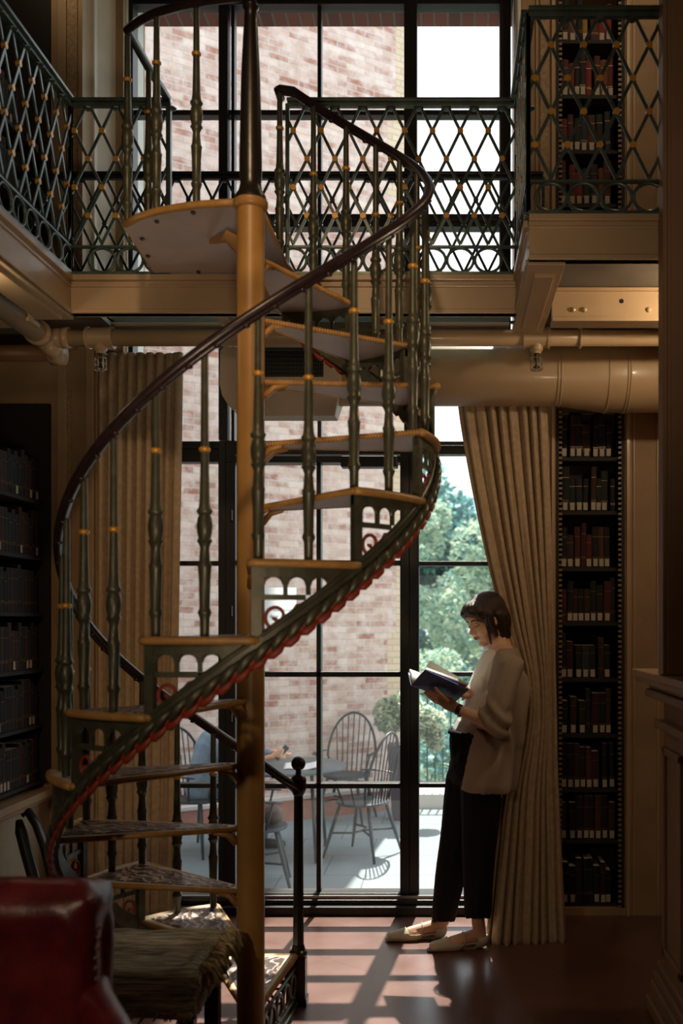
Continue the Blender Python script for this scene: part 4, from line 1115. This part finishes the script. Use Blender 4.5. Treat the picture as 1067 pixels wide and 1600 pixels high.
for i in range(22): mb.ell((-.776+.004*sin(i), 2.20, .34+.023*i), .0055, nu=8, nv=6)
mb.build('nailhead_trim', mat('dull brass nails', (.20,.10,.04), .4, metal=.6), arm, smooth=True)

st = thing('footstool', 'dark wooden footstool with square legs behind the red armchair, mostly covered', 'stool', (-.92,2.93,0))
mb = MB(); mb.box((-1.20,2.76,.415),(-.70,3.12,.47)); mb.build('seat', DARKWOOD, st, bevel=.01)
for x, y in ((-1.17,2.79),(-.73,2.79),(-1.17,3.09),(-.73,3.09)): MB().box((x-.022,y-.022,0),(x+.022,y+.022,.415)).build('leg', DARKWOOD, st, bevel=.003)
mb = MB(); mb.box((-1.17,2.785,.16),(-.73,2.80,.185)); mb.box((-1.17,3.085,.16),(-.73,3.10,.185)); mb.build('stretcher', DARKWOOD, st)
def woven():
    m = bpy.data.materials.new('woven rag cloth'); m.use_nodes = True; nt = m.node_tree; b = nt.nodes['Principled BSDF']; b.inputs['Roughness'].default_value = .95
    tc = nt.nodes.new('ShaderNodeTexCoord'); mp = nt.nodes.new('ShaderNodeMapping'); mp.inputs['Scale'].default_value = (9,150,150); nt.links.new(tc.outputs['Object'], mp.inputs[0])
    n = nt.nodes.new('ShaderNodeTexNoise'); n.inputs['Scale'].default_value = 1; n.inputs['Detail'].default_value = 3; nt.links.new(mp.outputs[0], n.inputs[0])
    rp = nt.nodes.new('ShaderNodeValToRGB'); e = rp.color_ramp.elements; e[0].position = .32; e[0].color = (.10,.075,.045,1); e[1].position = .66; e[1].color = (.66,.58,.42,1)
    a = e.new(.5); a.color = (.38,.32,.20,1)
    n2 = nt.nodes.new('ShaderNodeTexNoise'); n2.inputs['Scale'].default_value = 5; nt.links.new(tc.outputs['Object'], n2.inputs[0])
    r2 = nt.nodes.new('ShaderNodeValToRGB'); r2.color_ramp.elements[0].position = .5; r2.color_ramp.elements[1].position = .62
    mx = nt.nodes.new('ShaderNodeMix'); mx.data_type = 'RGBA'; mx.inputs['B'].default_value = (.20,.26,.24,1)
    ml = nt.nodes.new('ShaderNodeMath'); ml.operation = 'MULTIPLY'; ml.inputs[1].default_value = .25
    nt.links.new(n.outputs['Fac'], rp.inputs[0]); nt.links.new(n2.outputs['Fac'], r2.inputs[0]); nt.links.new(r2.outputs[0], ml.inputs[0]); nt.links.new(ml.outputs[0], mx.inputs['Factor'])
    nt.links.new(rp.outputs[0], mx.inputs['A']); nt.links.new(mx.outputs['Result'], b.inputs['Base Color'])
    bp = nt.nodes.new('ShaderNodeBump'); bp.inputs['Distance'].default_value = .008; bp.inputs['Strength'].default_value = .8; nt.links.new(n.outputs['Fac'], bp.inputs['Height']); nt.links.new(bp.outputs[0], b.inputs['Normal'])
    return m
WOV = woven()
mb = MB(); lb(mb,(-1.22,2.735,.44),(-.685,3.15,.535),.035); mb.box((-1.215,2.742,.40),(-.695,3.14,.47))
def rag(p, n): return .006*noise.noise(V((p.x*9,p.y*60,p.z*60)))+.008*noise.noise(p*9)
thr = thing('woven_throw', 'coarse hand-woven ragged cloth of cream and brown strips covering the footstool', 'throw', (-.95,2.93,.45))
ob = remesh(mb, 'cloth', WOV, .008, thr, smooth=4, fn=rag)
mb = MB(); rnd = random.Random(4)
for i in range(160):
    t = rnd.random(); 
    if i < 110: p = V((-.690, 2.78+.36*t, .520+.02*rnd.random())); d = V((.02+.03*rnd.random(), (rnd.random()-.5)*.03, -.02-.05*rnd.random()))
    else: p = V((-1.2+.5*t, 2.74, .42)); d = V(((rnd.random()-.5)*.03,-.006,-.02-.02*rnd.random()))
    mb.tube([p, p+d*.5+V((.008,0,.008)), p+d], [.004,.0045,.002], 5)
mb.build('fringe', mat('fringe cotton', (.50,.40,.22), .9, var=.5, vscale=40), thr, smooth=True)
lc_ = thing('folding_chair', 'black folded chair with two rounded rails leaning against the pale left panelling', 'chair', (-1.62,3.9,0))
def rail_pts(u0, v0, v1, du): return [W(u0+du*t+ (10*sin(pi*t*.6) if t < .5 else 6*(1-t)+3), v0+(v1-v0)*t, 4.0-.25*t) for t in [i/8 for i in range(9)]]
for (pts, nm) in (([(34,1275),(44,1268),(58,1290),(70,1325),(80,1370),(92,1440),(105,1540)],'rail'), ([(30,1282),(33,1300),(42,1335),(52,1370),(62,1430),(76,1530)],'rail')):
    mb = MB(); P_ = [W(u,v,4.1-.0016*(v-1270)) for u,v in pts]
    mb.tube(P_, [.014]+[.024]*(len(P_)-1), 12, flat=(1,.7)); o = mb.build('back_rail', mat('black lacquer', (.010,.009,.010), .35), lc_, smooth=True)
for h_ in (1420,1500): MB().bar(W(66+(h_-1420)*.1,h_,4.1-.0016*(h_-1270)), W(96+(h_-1420)*.1,h_,4.1-.0016*(h_-1270)), .02,.02).build('cross_bar', bpy.data.materials['black lacquer'], lc_)
mb = MB(); mb.bar(W(92,1440,3.83), (W(105,1540,3.66).x+.03,3.60,0.0), .022,.022); mb.bar(W(62,1430,3.85),(W(76,1530,3.7).x+.02,3.62,0), .022,.022); mb.build('leg', bpy.data.materials['black lacquer'], lc_)
# ------------------------------------------------------------ terrace outside
ZTER = -.40
PAV = brick('terrace paving', (.19,.235,.255), (.215,.26,.28), (.11,.135,.145), .62, .62, .006, axes='xy')
struct(MB().box((-9,YG+.13,ZTER-.3), (6,10.55,ZTER)), 'floor_terrace', PAV)
# angled brick wall: local x along the wall
wdir = V((1.607,1,0)).normalized(); wn = V((wdir.y,-wdir.x,0))
Wend = V((-.395,10.25,ZTER)); ang = math.atan2(wdir.y, wdir.x)
def onwall(mb, name, m, kind='structure'):
    o = mb.build(name, m, kind=kind); o.location = Wend; o.rotation_euler = (0,0,ang); return o
BR = brick('weathered pink brick', (.70,.55,.48), (.36,.145,.095), (.50,.46,.43), .205, .0635, .0075, white=(.84,.79,.75))
onwall(MB().box((-9,0,0),(-.16,.35,14)), 'wall_outside_brick', BR)
BT = brick('tan corner brick', (.70,.58,.42), (.62,.50,.35), (.50,.44,.36), .205, .0635, .0075)
onwall(MB().box((-.16,-.001,0),(.0,2.5,14)), 'wall_outside_corner', BT)
tq = MB()
for i in range(110):
    if (i//7) % 2: tq.box((-.26,-.0015,i*.127),(-.158,.01,(i+1)*.127))
onwall(tq, 'wall_outside_quoins', BT)
lg = MB(); lg.box((-9,-.10,0),(-.30,-.001,.20)); lgo = onwall(lg, 'trim_22', mat('red stone ledge', (.40,.17,.12), .7, var=.2))
onwall(MB().box((-9,-.115,.20),(-.29,-.001,.23)), 'trim_23', mat('pale ledge cap', (.60,.58,.54), .6))
# kerb, railing, ground, hedge and trees
struct(MB().box((-.3,10.1,ZTER),(6,10.5,ZTER+.14)), 'trim_24', mat('pale kerb stone', (.62,.62,.58), .7))
rl = thing('terrace_railing', 'black iron railing with upright bars at the edge of the terrace', 'railing', (1.5,10.4,ZTER+.14))
TEAL = mat('dark green railing paint', (.02,.035,.035), .4)
MB().box((-.36,10.385,.72),(5.5,10.415,.75)).build('top_rail', TEAL, rl); MB().box((-.36,10.385,-.20),(5.5,10.415,-.17)).build('bottom_rail', TEAL, rl)
barm = MB().box((-.008,-.008,-.19),(.008,.008,.72)).mesh('bar', TEAL)
x = -.30
while x < 5.4:
    o = bpy.data.objects.new('bar', barm); COL.objects.link(o); o.parent = rl; o.location = V((x,10.4,0))-V((1.5,10.4,ZTER+.14)); x += .082
GRD = mat('distant ground', (.10,.16,.07), .9, var=.4, vscale=.6)
struct(MB().box((-60,10.6,-3.2),(80,300,-3.0)), 'ground', GRD)
def leafy(name, label, cat, c, lumps, n, leaf, cols, trunk=None, seed=1, group=None):
    rnd = random.Random(seed); t = thing(name, label, cat, c, group); c = V(c)
    mb = MB()
    for i in range(n):
        lc, lr = lumps[rnd.randrange(len(lumps))]
        d = V((rnd.gauss(0,1),rnd.gauss(0,1),rnd.gauss(0,1))).normalized()*(.55+.45*rnd.random()**.5)
        p = c+V(lc)+V((d.x*lr[0],d.y*lr[1],d.z*lr[2]))
        a = V((rnd.gauss(0,1),rnd.gauss(0,1),rnd.gauss(0,.6))).normalized(); b_ = a.cross(V((rnd.gauss(0,1),rnd.gauss(0,1),rnd.gauss(0,1)))).normalized()
        s = leaf*(.6+.8*rnd.random())
        mb.add([p-a*s, p+b_*s*.45, p+a*s, p-b_*s*.45], [(0,1,2,3)], rnd.randrange(len(cols)))
    mb.build('foliage', cols, t)
    if trunk:
        m2 = MB()
        for pts, r in trunk: m2.tube([c+V(p) for p in pts], r, 8)
        m2.build('trunk', mat('bark', (.10,.07,.05), .9), t, smooth=True)
    return t
def leafmat(name, c, tr=.5):
    m = bpy.data.materials.new(name); m.use_nodes = True; nt = m.node_tree; nt.nodes.clear()
    o = nt.nodes.new('ShaderNodeOutputMaterial'); d = nt.nodes.new('ShaderNodeBsdfDiffuse'); t = nt.nodes.new('ShaderNodeBsdfTranslucent'); mx = nt.nodes.new('ShaderNodeMixShader')
    d.inputs[0].default_value = (*c,1); t.inputs[0].default_value = (*c,1); mx.inputs[0].default_value = tr
    nt.links.new(d.outputs[0], mx.inputs[1]); nt.links.new(t.outputs[0], mx.inputs[2]); nt.links.new(mx.outputs[0], o.inputs[0]); return m
L1 = leafmat('pale green leaf', (.42,.56,.46)); L2 = leafmat('mid green leaf', (.20,.37,.33)); L3 = leafmat('blue green leaf', (.10,.27,.29)); L4 = leafmat('cream flower', (.80,.80,.66)); L5 = leafmat('yellow green leaf', (.54,.62,.46))  # greens paled toward teal, distance haze put into the leaf colours
def lumps(n, sp, r, seed):
    rnd = random.Random(seed); return [((rnd.uniform(-sp[0],sp[0]),rnd.uniform(-sp[1],sp[1]),rnd.uniform(-sp[2],sp[2])),(r*rnd.uniform(.6,1.2),)*3) for _ in range(n)]
leafy('birch_tree', 'tall pale leafy tree seen through the upper right window light', 'tree', (.8,19,1.9), lumps(34,(1.4,1.2,2.2),.5,2), 16000, .075, [L1,L5,L1,L2], [([(0,0,-4.9),(0,0,-1),(.1,0,1.8)],[.16,.13,.05]),([(0,0,-.5),(-.7,0,.8)],[.08,.03]),([(0,0,.2),(.8,.1,1.4)],[.07,.03])], 3)
leafy('maple_tree', 'broad blue-green tree behind the pale one', 'tree', (1.0,26,2.0), lumps(46,(3.4,1.2,3.0),.9,5), 26000, .13, [L3,L2,L3,L2], [([(0,0,-5),(0,0,0),(.1,0,2)],[.22,.16,.06])], 6)
leafy('willow_tree', 'bright rounded tree low behind the terrace railing', 'tree', (-.2,15,.15), lumps(16,(.7,.7,.8),.42,8), 10000, .055, [L1,L2,L1,L5], [([(0,0,-3.2),(0,0,0)],[.10,.05])], 9)
leafy('plane_tree', 'green tree beyond the right end of the terrace', 'tree', (7.5,18,.5), lumps(22,(2.0,1.5,2.0),.8,11), 9000, .10, [L2,L3,L1], [([(0,0,-3.5),(0,0,1)],[.2,.08])], 12)
hd = leafy('hedge', 'dark blue-green shrubs filling the view behind the terrace railing', 'hedge', (2.9,12.7,-.75), lumps(40,(3.4,.5,.9),.55,14), 16000, .06, [L3,L3,L2,L1], None, 15)
mb = MB()
def hill(s, t):
    x = -260+520*s; d_ = 260+80*t
    h = 34*math.exp(-((x-40)/90)**2)+22*math.exp(-((x+70)/60)**2)+5*noise.noise(V((x*.03,t,0)))
    return V((x, d_, -3+h*sin(pi*min(1,t*.6+.02)) + 12*math.exp(-((x-10)/120)**2)*t))
mb.grid(hill, 60, 8); hl = struct(mb, 'hill', mat('haze blue hill', (.22,.34,.42), .9, var=.1, vscale=.02))  # distance haze is put into the hill's blue base colour

# planter
pt = thing('planter', 'tall square tapered dark planter with white-flowering shrub on the terrace', 'planter', (-.42,9.55,ZTER))
mb = MB(); p = [(-.12,-.12),(.12,-.12),(.12,.12),(-.12,.12)]
mb.add([(-.44+x*.75,9.55+y*.75,ZTER) for x,y in p]+[(-.44+x*1.15,9.55+y*1.15,ZTER+.72) for x,y in p], [(0,3,2,1),(4,5,6,7),(0,1,5,4),(1,2,6,5),(2,3,7,6),(3,0,4,7)])
mb.build('pot', mat('plum grey planter', (.07,.055,.075), .6), pt, bevel=.006)
t2 = leafy('flowering_shrub', 'white-flowering green shrub spilling out of the tall dark planter', 'shrub', (-.36,9.5,.58), [((-.20,0,.02),(.16,.16,.18)),((-.05,0,.10),(.18,.18,.16)),((.08,-.05,-.02),(.18,.16,.16)),((.20,-.05,-.06),(.15,.14,.15)),((.24,-.08,-.20),(.08,.08,.12))], 4200, .028, [L5,L1,L4,L4,L5,L2], [([(-.06,.04,-.3),(-.04,.02,0)],[.015,.01])], 21)

# ------------------------------------------------------------ terrace furniture
CM = mat('blue grey painted steel', (.022,.034,.042), .45, spec=.4)
def windsor():
    t = thing('terrace_chair', 'x', 'chair', (0,0,0))
    H = .445; n = 20
    pr = []
    for i in range(n):
        q = 2*pi*i/n; r = 1; pr.append((.235*cos(q)*(1 if sin(q) > -.2 else .96), .215*sin(q)))
    mb = MB(); mb.prism(pr, H-.022, H); mb.build('seat', CM, t, bevel=.006)
    for sx_ in (-1,1):
        for sy_ in (-1,1):
            m = MB(); m.tube([(sx_*.14,sy_*.13,H-.02),(sx_*.185,sy_*.18,H*.5),(sx_*.23,sy_*.235,0)], [.014,.016,.010], 8); m.build('leg', CM, t, smooth=True)
    m = MB(); m.tube([(-.195,-.19,.20),(-.12,-.03,.20),(0,.0,.20)], .009, 6); m.tube([(.195,-.19,.20),(.12,-.03,.20),(0,0,.20)], .009, 6); m.tube([(-.195,.19,.20),(0,.0,.20),(.195,.19,.20)], .009, 6); m.build('stretcher', CM, t, smooth=True)
    hoop = [V((.235*cos(q)*1.02, .16+.10*max(0,sin(q)), H+.16+.40*sin(q))) for q in [pi*i/20 for i in range(21)]]
    hoop = [V((.19,.13,H))]+hoop+[V((-.19,.13,H))]
    m = MB(); m.tube(hoop, .0115, 8); m.build('back_hoop', CM, t, smooth=True)
    for i in range(7):
        a = -1+2*i/6; q = math.acos(a*.72); top = V((.24*cos(q), .16+.10*sin(q), H+.16+.40*sin(q)))
        m = MB(); m.tube([(a*.14,.165,H), top], [.0065,.0055], 6); m.build('spindle', CM, t, smooth=True)
    for s in (-1,1):
        m = MB(); m.tube([(s*.235,.18,H+.20),(s*.27,.05,H+.205),(s*.275,-.10,H+.205),(s*.265,-.17,H+.20)], [.010,.014,.018,.014], 8, flat=(1.3,.5)); ar = m.build('armrest', CM, t, smooth=True)
        m = MB(); m.tube([(s*.20,-.06,H-.01),(s*.265,-.11,H+.20)], .009, 6); m.tube([(s*.215,.05,H-.01),(s*.268,.03,H+.20)], .007, 6); m.build('arm_post', CM, ar, smooth=True)
    return t
ch0 = windsor()
def pos(u, v, dz=0):     # floor position on the terrace under a photo point
    Y = (CZ-ZTER)*F/(v-HY); return V(((u-CX)*Y/F, Y, ZTER))
chairs = [((567,1336), R(-115), 'hoop-back terrace chair nearest the window, back toward the planter'),
          ((541,1282), R(-12), 'hoop-back terrace chair between the round table and the brick wall'),
          ((313,1330), R(62), 'hoop-back terrace chair the seated person in blue sits on'),
          ((402,1386), R(100), 'hoop-back terrace chair half hidden by the stair\'s centre post')]
for i, ((u,v), rz, lb_) in enumerate(chairs):
    o = ch0 if i == 0 else dup(ch0); o.location = pos(u,v); o.rotation_euler = (0,0,rz); o['label'] = lb_; o['group'] = 'hoop-back terrace chairs'
tb = thing('terrace_table', 'round blue-grey steel table on the terrace with papers on it', 'table', (-1.33,8.1,ZTER))
mb = MB().lathe([(.40,.70),(.50,.705),(.505,.715),(.505,.722),(.495,.727),(.02,.725)], (-1.33,8.1,ZTER), 40); mb.build('table_top', mat('table top paint', (.06,.10,.125), .3, spec=.5), tb, auto=30)
for q in (45,135,225,315):
    c, s = cos(R(q)), sin(R(q)); MB().tube([(-1.33+c*.36,8.1+s*.36,ZTER+.70),(-1.33+c*.42,8.1+s*.42,ZTER)], .014, 8).build('leg', CM, tb, smooth=True)
pg = MB(); pg.grid(lambda s,t: V((-1.30+.26*s-.04*t, 7.85+.34*t, ZTER+.731+.006*sin(s*7)+(.03*(s-.6) if s > .6 else 0))), 12, 6)
po = pg.build('newspaper', mat('paper sheet', (.75,.77,.78), .7), smooth=True); sd = po.modifiers.new('thickness','SOLIDIFY'); sd.thickness = .004; tag(po, 'white open papers lying on the round terrace table', 'paper')
bagm = mat('brown leather', (.06,.025,.015), .5)
pb = pos(404,1386); mb = MB(); mb.ell(pb+V((.10,-.02,.52)), (.085,.07,.072)); bg = remesh(mb, 'handbag', bagm, .012, None, smooth=1); tag(bg, 'dark brown rounded bag resting on the half-hidden terrace chair', 'bag')

# ------------------------------------------------------------ seated person outside
sp_ = thing('person', 'seated person in light blue jacket at the terrace table, holding a phone', 'person', (-1.95,7.9,ZTER))
ps = pos(313,1330)
X0, Y0, Z0 = ps.x, ps.y, ZTER
P3 = lambda x, y, z: V((X0+x, Y0+y, Z0+z))
pelvis, chest_, nk, hd_ = P3(.02,0,.52), P3(.12,.02,.86), P3(.20,.02,1.02), P3(.28,.02,1.15)
JACK = mat('light blue jacket cloth', (.22,.32,.42), .85, var=.1, vscale=20); JEAN = mat('blue jeans', (.05,.08,.14), .85)
s1, s2 = P3(.16,-.17,.95), P3(.16,.20,.95)
e1, e2 = P3(.30,-.20,.72), P3(.34,.22,.74)
w1_, w2_ = W(425,1183,7.85), P3(.58,.16,.80)
kn1, kn2 = P3(.42,-.12,.50), P3(.42,.12,.50); an1, an2 = P3(.34,-.13,.08), P3(.48,.12,.08)
mb = MB()
mb.cap(pelvis, chest_, .13, .14); mb.cap(chest_, nk, .11, .055); mb.cap(nk, hd_, .05, .05); mb.ell(hd_+V((.01,0,.03)), (.085,.072,.105)); mb.ell(hd_+V((.07,0,-.01)), (.035,.04,.055)); mb.cap(hd_+V((.09,0,.02)), hd_+V((.108,0,-.01)), .010,.014)
mb.cap(pelvis, kn1, .085, .06); mb.cap(pelvis, kn2, .085, .06); mb.cap(kn1, an1, .055, .04); mb.cap(kn2, an2, .055, .04)
for a_ in (an1, an2): mb.cap(a_-V((.02,0,.03)), a_+V((.16,0,-.045)), .04, .030)
mb.cap(s1, e1, .045,.035); mb.cap(e1, w1_, .034,.024); mb.cap(s2, e2, .045,.035); mb.cap(e2, w2_, .034,.024)
pm = W(437,1177,7.85); mb.cap(w1_, pm, .024, .032, flat=(.7,1.1))
for i in range(4):
    k0 = W(441-i*1.2,1171+i*4,7.83); mb.cap(pm+V((0,-.01,.02-.015*i)), k0, .0115, .011); mb.cap(k0, W(447-i*.8,1173+i*4,7.86), .011, .009)
mb.cap(pm, W(440,1168,7.88), .012, .010)
mb.cap(w2_, w2_+V((.07,0,-.01)), .024, .028, flat=(1,.6))
for i in range(5): mb.cap(w2_+V((.07,-.03+.015*i,-.01)), w2_+V((.14,-.04+.02*i,-.02)), .010, .008)
remesh(mb, 'body', SKIN, .0075, sp_, smooth=3)
mb = MB(); mb.cap(pelvis+V((0,0,.02)), chest_, .155, .165); mb.cap(chest_, nk-V((.01,0,.03)), .15, .075); mb.cap(s1, e1, .062, .052); mb.cap(e1, e1.lerp(w1_,.72), .052, .04); mb.cap(s2, e2, .062, .052); mb.cap(e2, e2.lerp(w2_,.8), .052, .04)
remesh(mb, 'jacket', JACK, .010, sp_, smooth=3, fn=lambda p,n: .006*noise.noise(p*11))
mb = MB(); mb.cap(pelvis, kn1, .105, .075); mb.cap(pelvis, kn2, .105, .075); mb.cap(kn1, an1+V((0,0,.03)), .072, .058); mb.cap(kn2, an2+V((0,0,.03)), .072, .058); remesh(mb, 'trousers', JEAN, .010, sp_, smooth=3)
mb = MB(); mb.ell(hd_+V((-.015,0,.055)), (.095,.083,.095)); mb.ell(hd_+V((-.05,0,.0)), (.055,.07,.08)); remesh(mb, 'hair', HAIRM, .008, sp_, smooth=2)
for a_ in (an1, an2):
    mb = MB(); mb.cap(a_-V((.03,0,.035)), a_+V((.17,0,-.045)), .048, .036); remesh(mb, 'shoe', BLACK, .008, sp_, smooth=2)
ph = thing('phone', 'slim blue-black smartphone held upright by the person outside', 'phone', tuple(W(443,1173,7.84)))
a_, b_ = W(431,1186,7.84), W(449,1166,7.84)
mb = MB(); mb.bar(a_, b_, .045, .012, up=(.3,-1,.3)); mb.build('phone_body', mat('phone case', (.03,.06,.09), .3), ph, bevel=.002)

# ------------------------------------------------------------ light, sky, camera
sun = bpy.data.lights.new('sun', 'SUN'); sun.energy = SUN_E; sun.angle = R(.6); sun.color = (1,.93,.82)
so = bpy.data.objects.new('sun', sun); COL.objects.link(so); so.rotation_euler = V((-.10,-1,-1.73)).to_track_quat('-Z','Y').to_euler(); so.location = (1,12,14)
w = bpy.data.worlds.new('sky'); scn.world = w; w.use_nodes = True; bg = w.node_tree.nodes['Background']
nt = w.node_tree; tc = nt.nodes.new('ShaderNodeTexCoord'); sp2 = nt.nodes.new('ShaderNodeSeparateXYZ'); rp = nt.nodes.new('ShaderNodeValToRGB')
nt.links.new(tc.outputs['Generated'], sp2.inputs[0]); nt.links.new(sp2.outputs[2], rp.inputs[0])
rp.color_ramp.elements[0].color = (.86,.90,.93,1); rp.color_ramp.elements[0].position = .0; rp.color_ramp.elements[1].color = (.80,.86,.95,1); rp.color_ramp.elements[1].position = 1
nt.links.new(rp.outputs[0], bg.inputs[0]); bg.inputs[1].default_value = SKY_E
def area(name, loc, tgt, size, e, col=(1,.62,.32)):
    l = bpy.data.lights.new(name, 'AREA'); l.energy = e; l.size = size; l.color = col
    o = bpy.data.objects.new(name, l); COL.objects.link(o); o.location = loc; o.rotation_euler = (V(tgt)-V(loc)).to_track_quat('-Z','Y').to_euler(); return o
area('room_fill', (-1.1,-1.0,4.95), (-.4,3.6,1.6), .8, FILL_E, (1,.74,.50))  # unseen overhead fill light, added to lift the whole room
s4 = bpy.data.lights.new('armchair_fill', 'SPOT'); s4.energy = 58; s4.spot_size = R(56); s4.spot_blend = 1; s4.color = (1,.76,.52); s4.shadow_soft_size = .06  # unseen fill spot added to brighten the armchair and footstool
so4 = bpy.data.objects.new('armchair_fill', s4); COL.objects.link(so4); so4.location = (-1.3,-.2,2.3); so4.rotation_euler = (V((-1.0,2.7,.45))-V((-1.3,-.2,2.3))).to_track_quat('-Z','Y').to_euler()
sl = bpy.data.lights.new('stair_fill', 'SPOT'); sl.energy = SPOT_E; sl.spot_size = R(27); sl.spot_blend = 1; sl.color = (1,.66,.36); sl.shadow_soft_size = .12  # unseen spot added to warm the centre post and upper stair
so2 = bpy.data.objects.new('stair_fill', sl); COL.objects.link(so2); so2.location = (-.3,-.8,4.7); so2.rotation_euler = (V((-.72,3.4,2.45))-V((-.3,-.8,4.7))).to_track_quat('-Z','Y').to_euler()
def bulb(name, loc, e, col=(1,.78,.52), r=.03):
    l = bpy.data.lights.new(name, 'POINT'); l.energy = e; l.color = col; l.shadow_soft_size = r
    o = bpy.data.objects.new(name, l); COL.objects.link(o); o.location = loc
bulb('under_gallery_bulb', (1.10,3.74,2.685), LAMP2_E); bulb('under_gallery_bulb', (-1.64,3.40,2.62), LAMP3_E); bulb('gallery_bulb', (.95,4.2,4.75), UPB_E, r=.08); bulb('gallery_bulb', (-1.93,4.86,4.92), UPB_E*.22, r=.03)
s3 = bpy.data.lights.new('low_stair_fill', 'SPOT'); s3.energy = UP_E; s3.spot_size = R(46); s3.spot_blend = 1; s3.color = (1,.74,.50); s3.shadow_soft_size = .25  # unseen low spot added to brighten tread undersides and fascia
so3 = bpy.data.objects.new('low_stair_fill', s3); COL.objects.link(so3); so3.location = (.1,-.3,.9); so3.rotation_euler = (V((-.55,3.6,2.85))-V((.1,-.3,.9))).to_track_quat('-Z','Y').to_euler()
cam = bpy.data.cameras.new('camera'); co = bpy.data.objects.new('camera', cam); COL.objects.link(co); scn.camera = co
co.location = (0,0,CZ); co.rotation_euler = (R(90),0,0)
cam.sensor_fit = 'HORIZONTAL'; cam.sensor_width = 24; cam.lens = F/1067*24
cam.shift_x = -(CX-533.5)/1067; cam.shift_y = (HY-800)/1067; cam.clip_start = .05; cam.clip_end = 1000
cam.dof.use_dof = True; cam.dof.focus_distance = 4.6; cam.dof.aperture_fstop = 2.5
vs_ = scn.view_settings; vs_.view_transform = 'Standard'; vs_.look = 'None'; vs_.gamma = 1; vs_.exposure = EXPO; vs_.use_curve_mapping = False
scn.cycles.max_bounces = 8; scn.cycles.diffuse_bounces = 4; scn.cycles.glossy_bounces = 4; scn.cycles.transparent_max_bounces = 16; scn.cycles.caustics_reflective = False; scn.cycles.caustics_refractive = False
scn.cycles.use_denoising = True; scn.cycles.sample_clamp_indirect = 6
